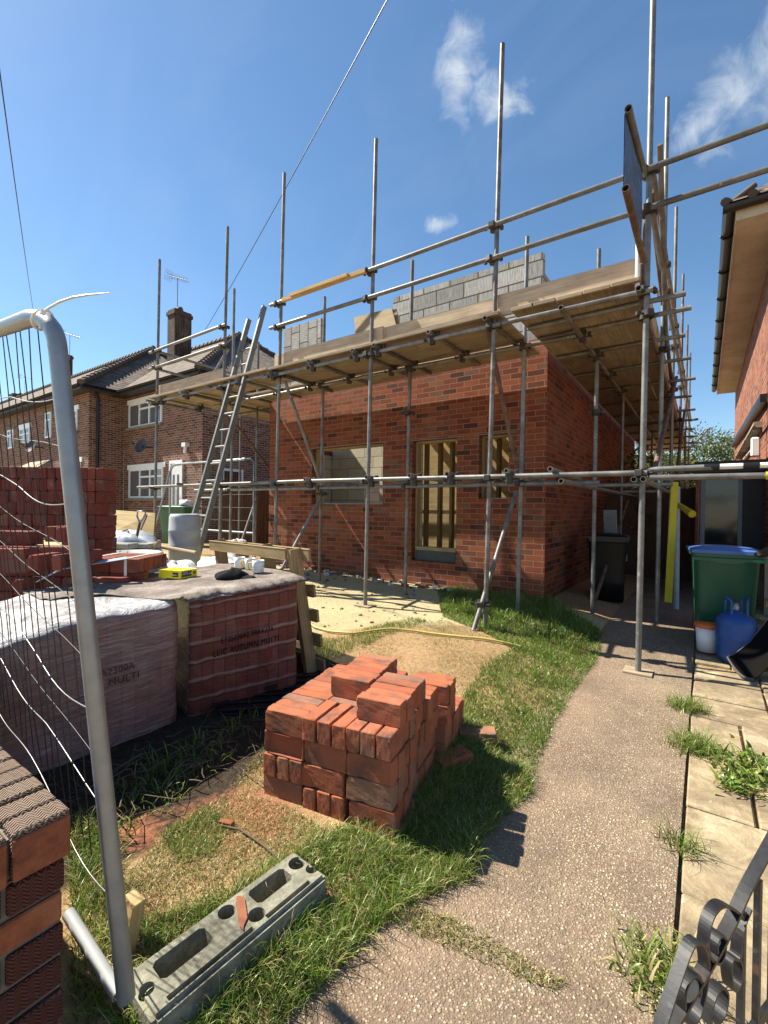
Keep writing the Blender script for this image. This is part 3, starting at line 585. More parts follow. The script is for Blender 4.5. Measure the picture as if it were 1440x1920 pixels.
# bench top with a rag in front of the lean-to, tap and pipe on the wall
mb = MB(); mb.box(d0, NX-.01, 7.6, 8.5, .82, .87); [mb.box(x, x+.06, y, y+.06, .1, .819) for x in (d0+.02, NX-.09) for y in (7.62, 8.4)]
mb.build('work_bench', MT['board'], top='grey workbench standing behind the green bin with blue lid', cat='bench')
p = Zp(1398, 1018, .88); mb = MB(); n = 7; rr = random.Random(9)
for i in range(n):
    for j in range(n):
        q = [(p.x+(i+a-n/2)*.05, p.y+(j+b-n/2)*.05, .875+.03*abs(math.sin((i+a)*1.9+(j+b)*1.1))+.02*math.sin((i+a)*3)) for a, b in ((0, 0), (1, 0), (1, 1), (0, 1))]; mb.face(q, smooth=True)
mb.build('rag', MT['bag'], top='white rag lying on the workbench behind the green bin', cat='rag')
tp = Xp(1418, 955, NX); mb = MB(); mb.tube((NX-.02, tp.y, tp.z+.35), (NX-.02, tp.y, .2), .012); mb.tube((NX-.1, tp.y, tp.z), (NX, tp.y, tp.z), .014); mb.box(NX-.14, NX-.08, tp.y-.02, tp.y+.02, tp.z-.06, tp.z+.04, cham=.008); mb.build('outside_tap', MT['galv_bright'], nb)
# alley end: dark gate
gate = thing('side_gate', 'dark boarded gate closing the shaded alley beside the house', 'gate', (-.8, 10.2, .1)); mb = MB()
for i in range(11): mb.box(-1.64+i*.14, -1.64+i*.14+.1395, 10.2+.003*(i % 2), 10.222+.003*(i % 2), .12, 1.85+.01*(i % 3))
mb.build('boards', MT['fence_wood'], gate); mb = MB(); mb.box(-1.64, -.1, 10.227, 10.26, .4, .5); mb.box(-1.64, -.1, 10.227, 10.26, 1.5, 1.6); mb.build('rails', MT['fence_wood'], gate)
mb = MB(); mb.box(-.09, .02, 10.16, 10.27, 0, 2.0); mb.build('post', MT['fence_wood'], gate)
# ---------------------------------------------------------------- left houses
LZ = 5.35; LYA = 8.0; LXI, LXR = -17.0, -12.25; LYW = 6.85
terr = thing('left_brick_house', 'brown brick house with hipped tile roof and white windows beyond the ladder', 'house', (-15, LYA, .2))
wing = thing('projecting_terrace_house', 'brown brick terrace with long tile roof running off behind the leaning fence pole', 'house', (-20, LYW, .2))
def at_front(px, py, Y): return Yp(px, py, Y)
def window(par, px0, py0, px1, py1, Y, bars, name='window', sill=True):
    a, b = Yp(px0, py1, Y), Yp(px1, py0, Y); x0, x1, z0, z1 = a.x, b.x, a.z, b.z
    fr = MB(); t = .06
    fr.box(x0, x0+t, Y-.04, Y+.03, z0, z1); fr.box(x1-t, x1, Y-.04, Y+.03, z0, z1); fr.box(x0+t, x1-t, Y-.04, Y+.03, z0, z0+t); fr.box(x0+t, x1-t, Y-.04, Y+.03, z1-t, z1)
    for kind, u, v0, v1 in bars:
        if kind == 'v': xx = x0+(x1-x0)*u; fr.box(xx-.03, xx+.03, Y-.045, Y+.02, z0+(z1-z0)*v0+t*(v0 == 0), z0+(z1-z0)*v1-t*(v1 == 1))
        else: zz = z0+(z1-z0)*u; fr.box(x0+(x1-x0)*v0+t*(v0 == 0)+.031*(v0 > 0), x0+(x1-x0)*v1-t*(v1 == 1)-.031*(v1 < 1), Y-.043, Y+.02, zz-.03, zz+.03)
    f = fr.build(name, MT['upvc'], par)
    mb = MB(); mb.face([(x0+.01, Y-.012, z0+.01), (x1-.01, Y-.012, z0+.01), (x1-.01, Y-.012, z1-.01), (x0+.01, Y-.012, z1-.01)]); mb.build('glass_pane', MT['glass2'], f)
    if sill: mb = MB(); mb.box(x0-.06, x1+.06, Y-.11, Y+.02, z0-.08, z0-.001); mb.build('sill', MT['concrete'], f)
    mb = MB(); mb.box(x0-.12, x1+.12, Y-.035, Y+.02, z1+.001, z1+.16); mb.build('lintel', MT['upvc'] if sill else MT['concrete'], f)
    return f
s = NT('window_glass_with_curtain'); u = s.co('Object', scale=(1, 1, 1)); w = s.wave(u, 6, 1.2, 2, 1.5); MT['glass2'] = s.pr(s.ramp(w, [(0, (.05, .055, .06)), (1, (.16, .17, .18))]), .08, 0, None, .8)
mb = MB(); wall(mb, (LXI, LYA, 0), (1, 0, 0), (0, 0, 1), (0, -1, 0), LXR-LXI, LZ, [], .2); wall(mb, (LXR, LYA+.2, 0), (0, 1, 0), (0, 0, 1), (1, 0, 0), 8, LZ, [], .2); mb.build('brick_wall', MT['brick_old'], terr)
def hip_roof(par, x0, x1, y0, y1, ze, rise, hipL, hipR, ov=.38, mat='tiles'):
    x0 -= ov; x1 += ov; y0 -= ov; y1 += ov; ym = (y0+y1)/2; run = (y1-y0)/2
    ra, rb = (x0+run*.92 if hipL else x0, ym, ze+rise), (x1-run*.92 if hipR else x1, ym, ze+rise)
    a, b, c, d = (x0, y0, ze), (x1, y0, ze), (x1, y1, ze), (x0, y1, ze)
    mb = MB(); mb.face([a, b, rb, ra]); mb.face([c, d, ra, rb]); mb.face([b, c, rb]); mb.face([d, a, ra]); rf = mb.build('roof', MT[mat], par)
    mb = MB(); P = lambda p, q: (Vector(p), Vector(q))
    lines = [P(ra, rb)]+([P(rb, b), P(rb, c)] if hipR else [])+([P(ra, a), P(ra, d)] if hipL else [])
    for p, q in lines:
        n = int((q-p).length/.3)
        for i in range(n):
            u, v = p.lerp(q, i/n), p.lerp(q, (i+1.15)/n); mb.path([u+Vector((0, 0, .02)), v+Vector((0, 0, .05))], [.10, .125], 7)
    mb.build('ridge_tiles', MT['ridge'], rf)
    mb = MB(); mb.box(x0, x1, y0-.02, y0+.03, ze-.16, ze+.02); mb.box(x1-.03, x1+.02, y0+.03, y1, ze-.16, ze+.02); mb.box(x0+.03, x1-.05, y0+.031, y0+ov, ze-.15, ze-.12); mb.build('fascia', MT['dark_roof'], rf)
    mb = MB(); gutter(mb, (x0, y0-.07, ze-.02), (x1, y0-.07, ze-.02), .06, 6); gutter(mb, (x1+.07, y0, ze-.02), (x1+.07, y1, ze-.02), .06, 6); mb.build('gutter', MT['black_plastic'], rf)
    return rf
roofA = hip_roof(terr, -22, LXR, LYA, LYA+8.2, LZ, 3.2, False, True)
mb = MB(); wall(mb, (-75, LYW, 0), (1, 0, 0), (0, 0, 1), (0, -1, 0), LXI+75, LZ, [], .2); wall(mb, (LXI, LYW+.2, 0), (0, 1, 0), (0, 0, 1), (1, 0, 0), LYA-LYW-.2-.001, LZ, [], .2); mb.build('brick_wall', MT['brick_old'], wing)
roofW = hip_roof(wing, -75, LXI, LYW, LYW+8.4, LZ, 3.25, False, True)
# windows and doors
B4 = [('v', .34, 0, 1), ('h', .72, .34, 1), ('v', .64, 0, 1)]
window(terr, 243, 745, 305, 804, LYA, B4); window(terr, 243, 876, 307, 934, LYA, B4)
window(wing, 127, 768, 146, 812, LYW, [('h', .7, 0, 1), ('v', .5, 0, 1)]); window(wing, 86, 772, 97, 822, LYW, [('h', .7, 0, 1)], sill=False)
window(wing, 38, 800, 57, 834, LYW, [('h', .6, 0, 1), ('v', .5, 0, 1)]); window(wing, 15, 805, 26, 842, LYW, [('h', .7, 0, 1)], sill=False)
window(wing, 130, 866, 152, 910, LYW, [('v', .5, 0, 1)])
a, b = Yp(319, 968, LYA), Yp(344, 868, LYA)
dr = MB(); dr.box(a.x+.07, b.x-.07, LYA-.03, LYA+.02, .2, b.z-.07); door = dr.build('door', MT['upvc'], terr)
dr = MB(); w_ = (b.x-a.x-.14)
for u0, u1 in ((.2, .38), (.62, .8)): dr.box(a.x+.07+w_*u0, a.x+.07+w_*u1, LYA-.036, LYA-.031, .75, b.z-.35)
dr.build('door_glass', MT['glass'], door); mb = MB(); mb.box(a.x, a.x+.069, LYA-.05, LYA+.02, .2, b.z); mb.box(b.x-.069, b.x, LYA-.05, LYA+.02, .2, b.z); mb.box(a.x, b.x, LYA-.05, LYA+.02, b.z, b.z+.1); mb.build('door_frame', MT['upvc'], door)
mb = MB(); p = Xp(440, 900, LXR); mb.box(LXR-.02, LXR+.04, p.y-.5, p.y+.3, 1.2, 2.6); side_f = mb.build('window', MT['upvc'], terr); mb = MB(); mb.box(LXR+.041, LXR+.045, p.y-.42, p.y+.22, 1.28, 2.52); mb.build('glass_pane', MT['glass'], side_f)
# drain pipe on the wing return, satellite dishes, lamp, chimneys, aerials
p = Xp(182, 800, LXI); mb = MB(); mb.tube((LXI+.06, p.y, LZ-.35), (LXI+.06, p.y, .3), .05); mb.path([(LXI+.06, p.y, LZ-.35), (LXI+.1, p.y-.1, LZ-.15), (LXI+.3, p.y-.25, LZ-.05)], .05); mb.build('drain_pipe', MT['black_plastic'], wing)
def dish(par, px, py, Y):
    p = Yp(px, py, Y); mb = MB(); c = Vector((p.x, Y-.38, p.z)); ax = Vector((.25, -.85, .35)).normalized(); u = ax.cross(Vector((0, 0, 1))).normalized(); v = u.cross(ax)
    rings = [[c+ax*(-.06*(1-(r/.26)**2))+(u*math.cos(a)*r*.9+v*math.sin(a)*r) for a in np.linspace(0, 2*math.pi, 20, endpoint=False)] for r in (.015, .10, .18, .26)]
    for i in range(3):
        for j in range(20): j2 = (j+1) % 20; mb.face([rings[i][j], rings[i][j2], rings[i+1][j2], rings[i+1][j]], smooth=True)
    mb.path([c-v*.22, c+ax*.3-v*.1], .012, 5); mb.box(c.x-.02+.0, c.x+.02, Y-.38, Y, c.z-.05, c.z+.0); o = c+ax*.36-v*.1; mb.obox(o-ax*.05, (.04, 0, 0), (0, .05, 0), (0, 0, .03)); mb.build('satellite_dish', MT['dish'], par)
dish(terr, 286, 838, LYA); dish(wing, 80, 838, LYW)
mb = MB(); p = Yp(352, 832, LYA); mb.box(p.x-.1, p.x+.1, LYA-.15, LYA, p.z-.1, p.z+.02); mb.tube((p.x, LYA-.08, p.z-.3), (p.x, LYA-.08, p.z), .05); mb.build('alarm_light', MT['white_plastic'], terr)
def chimney(par, px, pyt, pyb, dep, w, aerial):
    t, b = Dp(px, pyt, dep), Dp(px, pyb, dep); x, y = t.x, t.y; zt = t.z; zb = b.z-1.2
    mb = MB(); mb.box(x-w/2, x+w/2, y-w*.7, y+w*.7, zb, zt-.22); mb.box(x-w/2-.04, x+w/2+.04, y-w*.7-.04, y+w*.7+.04, zt-.219, zt-.08); mb.box(x-w/2-.0, x+w/2+.0, y-w*.7, y+w*.7, zt-.079, zt); ch = mb.build('chimney', MT['brick_chim'], par)
    mb = MB(); mb.lathe([(.13, zt+.001), (.15, zt+.05), (.11, zt+.2), (.09, zt+.2)], (x, y, 0), 12); mb.build('chimney_pot', MT['ridge'], ch)
    if aerial:
        ax, az, al, tilt = aerial; mb = MB(); top = Dp(ax, az, dep); mb.tube((top.x, top.y, zt-.3), (top.x, top.y, top.z), .018, 6)
        d = Vector((.9, .2, tilt)).normalized(); c = Vector((top.x, top.y, top.z)); mb.tube(c-d*al*.5, c+d*al*.6, .014, 6); pv = d.cross(Vector((0, 0, 1))).normalized(); uz = pv.cross(d)
        for i in range(11):
            q = c+d*al*(-.45+i*.1); mb.tube(q-pv*.16-uz*.05, q+pv*.16+uz*.05, .006, 4); mb.tube(q-uz*.12, q+uz*.12, .006, 4)
        q = c-d*al*.5
        for k in (-1, 1): [mb.tube(q+uz*(.04+.05*i)*k-pv*.2-d*.03, q+uz*(.04+.05*i)*k+pv*.2-d*.03, .006, 4) for i in range(4)]
        mb.build('aerial', MT['galv_bright'], ch)
MT['brick_chim'] = brick_mat('sooty_chimney_brick', [(0, (.045, .028, .022)), (.5, (.085, .05, .036)), (1, (.14, .085, .06))], (.2, .16, .13))
chimney(terr, 337, 586, 668, 18.5, .52, (333, 521, 1.0, -.35)); chimney(wing, 118, 665, 735, 28, .6, (131, 627, 1.6, -.3)); chimney(wing, 38, 741, 770, 42, 1.0, (47, 707, 1.6, -.2))
mb = MB(); p, q = Yp(165, 722, LYW+2.6), Yp(205, 688, LYW+3.6)
mb.beam(p+Vector((0, 0, .0)), q+Vector((0, 0, .0)), .5, .05, m=0); mb.build('roof_light', MT['upvc'], wing)
# low porch roof seen over the brick stack
p = Yp(75, 862, LYW); mb = MB(); mb.face([(p.x-1.6, LYW-1.1, 2.35), (p.x+1.6, LYW-1.1, 2.35), (p.x+1.0, LYW-.002, 3.1), (p.x-1.0, LYW-.002, 3.1)]); mb.face([(p.x+1.6, LYW-1.1, 2.35), (p.x+1.6, LYW-.002, 2.35), (p.x+1.0, LYW-.002, 3.1)]); mb.build('porch_roof', MT['board'], wing)
# ---------------------------------------------------------------- scaffolding
SO, SI = 4.52, 5.255; RT_ = .0242
scaf = thing('scaffolding', 'galvanised tube scaffolding with timber boards wrapped round the unfinished brick house', 'scaffolding', (-3.4, SO, .2))
def tube(name, p, q, hollow=False, mat='steel', r=RT_, n=12):
    mb = MB(); mb.tube(p, q, r, n, hollow=hollow); return mb.build(name, MT[mat], scaf)
CP = []
def topz(px, py, Y): return Yp(px, py, Y).z
outer = [(-.45, 6.6, 0, -.45), (-1.83, topz(944, 82, SO), .15, -1.86), (-3.43, topz(698, 265, SO), .2, -3.44), (-5.06, topz(532, 325, SO), .25, -5.11), (-6.36, topz(424, 427, SO), .25, -6.42), (-8.39, topz(297, 488, SO), .25, -8.42)]
for x, zt, zb, xb in outer:
    tube('standard', (xb if x < -.5 else x, SO, zb), (x+.07 if x < -.5 else x+.035, SO, zt))
LZ1, LZ2 = 1.735, 3.30
inner = [(-1.745, SI, topz(986, 445, SI)), (-3.30, SI, topz(770, 490, SI)), (-4.89, SI, topz(611, 556, SI)), (-7.13, SI, topz(438, 542, SI)), (-7.35, 6.0, topz(489, 640, 6.0)), (-7.3, 6.9, 5.2)]
for x, y, zt in inner: tube('standard', (x-.02, y, .12), (x+.03, y, zt))
side = [(-.45, 6.28, topz(1246, 186, 6.28)), (-.45, 8.42, topz(1264, 390, 8.42)), (-.45, 11.2, 6.3), (-.45, 14.3, 6.3), (-.45, 17.2, 6.4)]
for x, y, zt in side: tube('standard', (x+.01, y, .08), (x+.03, y, zt))
for y, zt in ((6.03, topz(1121, 468, 6.03)), (8.2, 4.4), (10.6, 4.4), (13.2, 4.3), (15.6, 4.3)): tube('standard', (-1.1, y, .08), (-1.09, y, zt))
for y in (6.4, 8.6, 10.8): tube('standard', (-8.4, y, .2), (-8.36, y, 4.9))
yo = SO-.05
# ledgers and rails along the front
tube('ledger', (-8.95, yo, LZ1+.02), (-4.4, yo, LZ1+.03), True); tube('ledger', (-4.38, yo, LZ1+.03), (-.40, yo, LZ1), True)
tube('ledger', (-8.2, SI-.05, LZ1-.02), (-.9, SI-.05, LZ1-.03), True)
tube('ledger', (-8.6, yo, LZ2+.03), (-5.3, yo, LZ2+.03)); tube('ledger', (-5.35, yo, LZ2+.01), (-1.72, yo, LZ2-.005)); tube('ledger', (-1.70, yo, LZ2-.005), (-.38, yo, LZ2-.01))
tube('ledger', (-7.6, SI-.05, LZ2), (-1.15, SI-.05, LZ2-.01))
tube('ledger', (-.38, yo-.02, LZ1-.045), (.40, yo-.02, LZ1-.05), True); tube('ledger', (-.40, yo+.06, LZ1+.03), (.05, yo+.06, LZ1+.035))
for zz, nm in ((3.99, 0), (4.325, 0)):
    tube('guard_rail', (-5.2, yo, zz+.01), (-3.0, yo, zz)); tube('guard_rail', (-3.02, yo, zz), (-.42, yo, zz)); tube('guard_rail', (-.48, yo, zz), (1.9, yo, zz+.01))
for zz in (3.96, 4.27): tube('guard_rail', (-8.55, yo, zz), (-6.25, yo, zz+.02))
for zz in (3.97, 4.3): tube('guard_rail', (-8.35, SO, zz-.03), (-8.35, 10.9, zz-.05)); tube('guard_rail', (-.40, SO, zz), (-.38, 17.4, zz))
# the black and white sleeved tube
mb = MB(); xs_ = [.06]+[Yp(q, 884, yo+.06).x for q in (1320, 1349, 1393, 1424)]+[.5, .6, .75]
for i, (a, b) in enumerate(zip(xs_[:-1], xs_[1:])): mb.tube((a, yo+.06, LZ1+.036), (b, yo+.06, LZ1+.036), .022 if i % 2 == 0 else .0245, 12, m=i % 2, caps=True)
mb.build('striped_tube', [MT['white_plastic'], MT['black_plastic']], scaf)
mb = MB(); mb.tube((.375, yo-.02, LZ1-.05), (.42, yo-.02, LZ1-.05), .03, 12); mb.build('end_cap', MT['yellow'], scaf)
# side ledgers
for x, z0 in ((-.48, LZ2-.01), (-1.11, LZ2-.02)): tube('ledger', (x, 4.38, z0), (x-.0, 17.3, z0+.06), True)
for x in (-.42, -1.08): tube('ledger', (x, 4.36, LZ1-.06), (x, 17, LZ1-.02), True)
for x in (-8.35, -7.25): tube('ledger', (x, 4.3, LZ2+.02), (x, 11, LZ2+.04))
# transoms under the boards
for x in (-8.1, -7.3, -6.6, -5.85, -5.12, -4.33, -3.58, -3.25, -2.51, -1.85): tube('transom', (x, 4.37, LZ2+.048), (x+.02, 5.72 if x > -6.9 else 5.45, LZ2+.045), True)
for i, y in enumerate((4.86, 5.25, 6.0, 6.95, 8.0, 9.2, 10.4, 11.6, 12.8, 14.1, 15.3, 16.4)): tube('transom', (-1.56, y, LZ2+.04), (-.16+.04*math.sin(i*2.1), y, LZ2+.05+.01*(i % 2)), True)
for y in (6.2, 7.4, 8.6): tube('transom', (-8.6, y, LZ2+.07), (-7.0, y, LZ2+.07))
for i, x in enumerate((-4.36, -3.33, -2.72, -2.25, -1.6, -1.18, -6.4, -7.4)): tube('transom', (x, 4.36, LZ1+.045+.01*(x > -2)), (x+.03, 5.45, LZ1+.02), True)
tube('transom', (-.49, 4.36, LZ1-.06), (-.49, 5.5, LZ1-.05), True)
for y in (6.2, 8.3, 11, 14): tube('transom', (-1.2, y, LZ1-.01), (-.3, y, LZ1-.01), True)
tube('transom', (-.45, 17.0, 2.3), (1.0, 17.0, 2.35)); tube('transom', (-.45, 17.0, 1.9), (.75, 16.8, 1.9))
# braces
tube('brace', (-5.0, SO+.06, LZ2-.06), (-4.82, SI-.06, 1.75)); tube('brace', (-4.86, SI-.05, 1.55), (-5.02, SO+.06, .5))
tube('brace', (-1.92, SO+.06, LZ2+.1), (-1.78, SI-.06, 1.9), mat='rust'); tube('brace', (-1.78, SI-.06, 1.62), (-1.9, SO-.25, .12))
tube('brace', (-7.05, SI+.05, 2.9), (-7.3, 6.8, 1.7), mat='rust'); tube('brace', (-7.2, 5.9, 1.6), (-7.05, SI, .3))
tube('brace', (-.38, 4.9, 1.8), (-.38, 8.4, 3.5), mat='rust'); tube('brace', (-.38, 8.5, 1.8), (-.36, 12.0, 3.9), mat='rust')
tube('brace', (-.36, 4.62, 4.6), (-.4, 6.4, 3.4)); tube('brace', (-.42, 4.6, 4.2), (-.44, 8.4, 3.4), mat='rust'); tube('brace', (-1.1, 9, 1.6), (-1.1, 6.2, .3), mat='rust')
tube('brace', (-.36, 14, 3.0), (.1, 16.5, 3.9)); tube('brace', (-6.3, SO+.05, 3.95), (-8.3, SI+.3, 3.95))
# doubled standard on the corner
tube('standard', (-.50, SO-.03, 3.32), (-.50, SO-.03, 3.86), False, 'white_plastic', .02); tube('standard', (-.465, SO+.08, 3.2), (-.455, SO+.08, 4.0), False, 'rust', .022)
# boards
def boards(x0, x1, ys, zz, axis='x', w=.222, seams=None, name='scaffold_board', seed=1):
    rr = random.Random(seed)
    for y in ys:
        cuts = [x0]; c = x0
        while c < x1-.9:
            c += rr.uniform(2.2, 3.9)
            if c < x1-.5: cuts.append(c)
        cuts.append(x1)
        for a, b in zip(cuts[:-1], cuts[1:]):
            mb = MB(); dz = rr.uniform(-.003, .003)
            if axis == 'x': mb.box(a+.003, b-.003, y, y+w, zz+dz, zz+.036+dz, grain=(1, 0, 0), cham=.004)
            else: mb.box(y, y+w, a+.003, b-.003, zz+dz, zz+.036+dz, grain=(0, 1, 0), cham=.004)
            mb.build(name, MT['board'], scaf)
BZ = LZ2+.0755
boards(-5.2, -1.72, [4.42, 4.647, 4.874], BZ, seed=2); boards(-5.2, -1.72, [5.10], BZ, seed=12); boards(-5.2, -1.72, [5.43], BZ, seed=3); boards(-5.2, -1.72, [5.656], BZ, w=.20, seed=13)
boards(-8.5, -5.21, [4.42, 4.647, 4.874], BZ+.02, seed=4); boards(-6.85, -5.21, [5.30, 5.53], BZ+.02, seed=8); boards(-6.85, -5.21, [5.756], BZ+.02, w=.10, seed=9)
boards(4.43, 17.2, [-.70, -.93, -1.16, -1.40, -1.60], BZ, 'y', seed=5); boards(5.13, 11, [-8.3, -8.06, -7.82, -7.58, -7.35, -7.13], BZ+.03, 'y', seed=6)
# toe boards
for a, b, dz in ((-5.2, -3.25, .0), (-3.26, -1.78, .004), (-1.79, -.52, .0)):
    mb = MB(); yy = 4.555 if a != -3.26 else 4.60
    mb.box(a, b, yy, yy+.036, BZ+.038, BZ+.262, grain=(1, 0, 0), cham=.004); mb.build('toe_board', MT['toe_wood'], scaf)
mb = MB(); mb.box(-8.45, -6.38, 4.555, 4.59, BZ+.06, BZ+.28, grain=(1, 0, 0), cham=.004); mb.build('toe_board', MT['toe_wood'], scaf)
for a, b in ((4.6, 8.4), (8.42, 12.2), (12.22, 17.1)): mb = MB(); mb.box(-.52, -.484, a, b, BZ+.038, BZ+.262, grain=(0, 1, 0)); mb.build('toe_board', MT['toe_wood'], scaf)
# couplers: one shape, copied to the joints
mb = MB(); mb.tube((0, 0, -.032), (0, 0, .032), .036, 10); mb.obox((0, -.05, 0), (.028, 0, 0), (0, .03, 0), (0, 0, .026), cham=.006); mb.tube((-.075, -.035, 0), (.085, -.035, 0), .008, 6); mb.obox((.06, .01, .0), (.014, 0, 0), (0, .035, 0), (0, 0, .02), cham=.004); mb.obox((-.07, -.03, 0), (.012, 0, 0), (0, .014, 0), (0, 0, .014))
cpl = mb.build('coupler', MT['coupler'], scaf, loc=None); first = [True]
def coupler(x, y, z, rz=0, rx=0):
    o = cpl if first[0] else cpl.copy()
    if not first[0]: COL.objects.link(o); o.parent = scaf
    first[0] = False; o.location = Vector((x, y, z)); o.location -= Vector(scaf.location); o.rotation_euler = (rx, 0, rz); o.scale = (1.15, 1.15, 1.15)
cpl.data.transform(Matrix.Translation(Vector(scaf.location)))
for x, zt, zb, xb in outer:
    zs = [LZ1, LZ2] + ([3.99, 4.325] if x > -5.5 else [3.965, 4.275])
    for k, z in enumerate(zs): coupler(x-.01+.02*(z/5), SO, z, random.uniform(-.4, .4))
for x, y, zt in inner[:4]: coupler(x, y, LZ1-.02, random.uniform(-.5, .5)); coupler(x, y, LZ2, .2)
for x in (-8.1, -7.3, -5.85, -5.12, -4.33, -3.58, -3.25, -2.51): coupler(x, yo, LZ2+.03, .3, R(90)); coupler(x+.02, SI-.05, LZ2+.03, .3, R(90))
for x in (-4.36, -3.33, -2.72, -2.25, -1.6): coupler(x, yo, LZ1+.02, .2, R(90))
for x, y, zt in side[:3]: coupler(x, y, LZ2+.01, 1.2); coupler(x, y, 3.98, 1.4); coupler(x, y, 4.3, 1.5)
for y in (5.25, 6.0, 6.95, 8.0): coupler(-1.1, y, LZ2+.02, .3, R(90))
coupler(-3.31, SI, 2.7, .3); coupler(-4.88, SI, 1.62, 1.); coupler(-1.1, 6.03, 2.6, .4); coupler(-.45, SO, 3.1, .7); coupler(-1.9, SO-.02, .42, .2)
# base plates
mb = None
for x, y in ((-.45, SO), (-3.44, SO)): mb = MB(); z = gz(x, y)+.006; mb.box(x-.11, x+.11, y-.09, y+.09, z, z+.012); mb.build('base_plate', MT['board'], scaf)
# tubes carrying the banner
ban = thing('scaffold_banner', 'blue sheet banner stretched between two short tubes at the top corner pole', 'banner', (-.46, 4.4, 3.5))
for (pz, qz, y0, y1) in ((3.515, 3.57, 3.34, 4.5), (4.079, 4.33, 3.405, 4.6)):
    mb = MB(); mb.tube((-.45, y0, pz), (-.46, y1, qz), RT_, 12, hollow=True); mb.build('banner_tube', MT['steel' if pz > 3.8 else 'rust'], ban)
mb = MB(); n = 14
def bp(u, v): y = 3.42+u*1.0; return (-.475+.012*math.sin(u*9)*math.sin(v*math.pi), y, (3.53+.05*u)+(.54+.17*u)*v)
for side_ in (0, 1):
    for i in range(n):
        for j in range(6):
            f = [bp((i+a)/n, (j+b)/6) for a, b in ((0, 0), (1, 0), (1, 1), (0, 1))]; f = [(x+.004*side_, y, z) for x, y, z in f]; mb.face(f if side_ else f[::-1], smooth=True)
mb.build('banner_sheet', MT['banner'], ban)
# loose items on the lift
a, b = Yp(530, 567, yo-.03), Yp(686, 512, yo-.03)
mb = MB(); mb.beam(a+Vector((0, 0, .03)), b+Vector((0, 0, .03)), .05, .05); mb.beam(a+Vector((.2, -.045, .032)), b+Vector((-.25, -.045, .03)), .038, .04); mb.build('roofing_batten', MT['plank_new'], top='pale timber batten lying along the upper guard rail', cat='batten')
for k, (c, lab) in enumerate((([(655, 590), (726, 572), (748, 612), (668, 628)], 'plywood spot board leaning on the lift, the front of two'), ([(690, 584), (735, 574), (750, 606), (700, 618)], 'narrow plywood offcut behind the leaning spot board'))):
    Y = 4.78+k*.06; P = [Yp(*q, Y)+Vector((0, (0 if j > 1 else .1), 0)) for j, q in enumerate(c)]; P[2].z -= .12; P[3].z -= .12
    mb = MB(); off = Vector((0, .018, 0)); mb.face(P); mb.face([p+off for p in P][::-1])
    for i in range(4): mb.face([P[i], P[i]+off, P[(i+1) % 4]+off, P[(i+1) % 4]])
    mb.build('plywood_sheet', MT['ply'], top=lab, cat='plywood')
# ---------------------------------------------------------------- ladder
MT['ladder'] = plain('weathered_aluminium', (.22, .22, .205), .5, .35, .5, 18)
lb, lt = Yp(356, 1045, 3.8), Yp(481, 594, 4.75); d = (lb-lt).normalized(); base = lt+d*((lt.z-.27)/-d.z)
lad = thing('ladder', 'long grey metal ladder leaning against the left end of the scaffolding', 'ladder', base)
hw = Vector((.185, 0, 0)); Lt = (lt-base).length; up_ = d.cross(Vector((1, 0, 0))).normalized()
for sgn in (-1, 1):
    mb = MB(); mb.beam(base+hw*sgn, lt+hw*sgn+Vector((0, 0, .0 if sgn < 0 else .12))*1, .03, .075, up_, cham=.004); mb.build('rail', MT['ladder'], lad)
for i in range(1, int(Lt/.27)):
    c = base+(lt-base)*((i*.27-.05)/Lt); mb = MB(); mb.tube(c-hw, c+hw, .015, 8); mb.build('rung', MT['ladder'], lad)
# ---------------------------------------------------------------- bricks
def brick_mesh(name, mat, L=.215, T=.0655, Hh=.1025, seed=0, frog=False):
    rr = random.Random(seed); bm = bmesh.new(); bmesh.ops.create_cube(bm, size=1)
    for v in bm.verts: v.co = Vector((v.co.x*L, v.co.y*T, v.co.z*Hh))
    if frog:
        f = [f for f in bm.faces if f.normal.y < -.9][0]
        r = bmesh.ops.inset_region(bm, faces=[f], thickness=.022)
        for v in f.verts: v.co.y += .014
    bmesh.ops.bevel(bm, geom=[e for e in bm.edges if len(e.link_faces) == 2 and e.calc_face_angle(0) > .5], offset=.0035, segments=1, affect='EDGES')
    bmesh.ops.subdivide_edges(bm, edges=[e for e in bm.edges if e.calc_length() > .03], cuts=5, use_grid_fill=True); bmesh.ops.triangulate(bm, faces=[f for f in bm.faces if len(f.verts) > 4])
    chips = [Vector((rr.choice((-1, 1))*L/2*(1 if k % 2 else rr.uniform(-1, 1)), rr.choice((-1, 1))*T/2, rr.choice((-1, 1))*Hh/2*(rr.uniform(-1, 1) if k % 3 == 0 else 1))) for k in range(7)]
    for v in bm.verts:
        w = v.co*1.; v.co += Vector((math.sin(w.y*90+w.z*70+seed), math.sin(w.x*60+w.z*80+seed*2), math.sin(w.x*55+w.y*90+seed*3)))*.00035+Vector((rr.gauss(0, .00025), rr.gauss(0, .00025), rr.gauss(0, .00025)))
        for c in chips:
            dd = (w-c).length; rad = .016+.012*((c.x*997) % 1)
            if dd < rad*.8: v.co -= c.normalized()*(rad*.8-dd)*.45
    me = bpy.data.meshes.new(name); bm.to_mesh(me); bm.free(); me.materials.append(mat)
    uv = me.uv_layers.new(name='UVMap')
    for p in me.polygons:
        for li, q in zip(p.loop_indices, face_uv([me.vertices[i].co for i in p.vertices])): uv.data[li].uv = q
    return me
BM = [brick_mesh('brick', MT['brick_pile'], seed=i, frog=(i == 3)) for i in range(5)]
RB = random.Random(11)
def brick(me, loc, rz=0., rx=0., label='', group='', ry=0.):
    o = bpy.data.objects.new('brick', me); COL.objects.link(o); o.location = loc; o.rotation_euler = (rx, ry, rz); o['label'] = label; o['category'] = 'brick'; o['group'] = group; return o
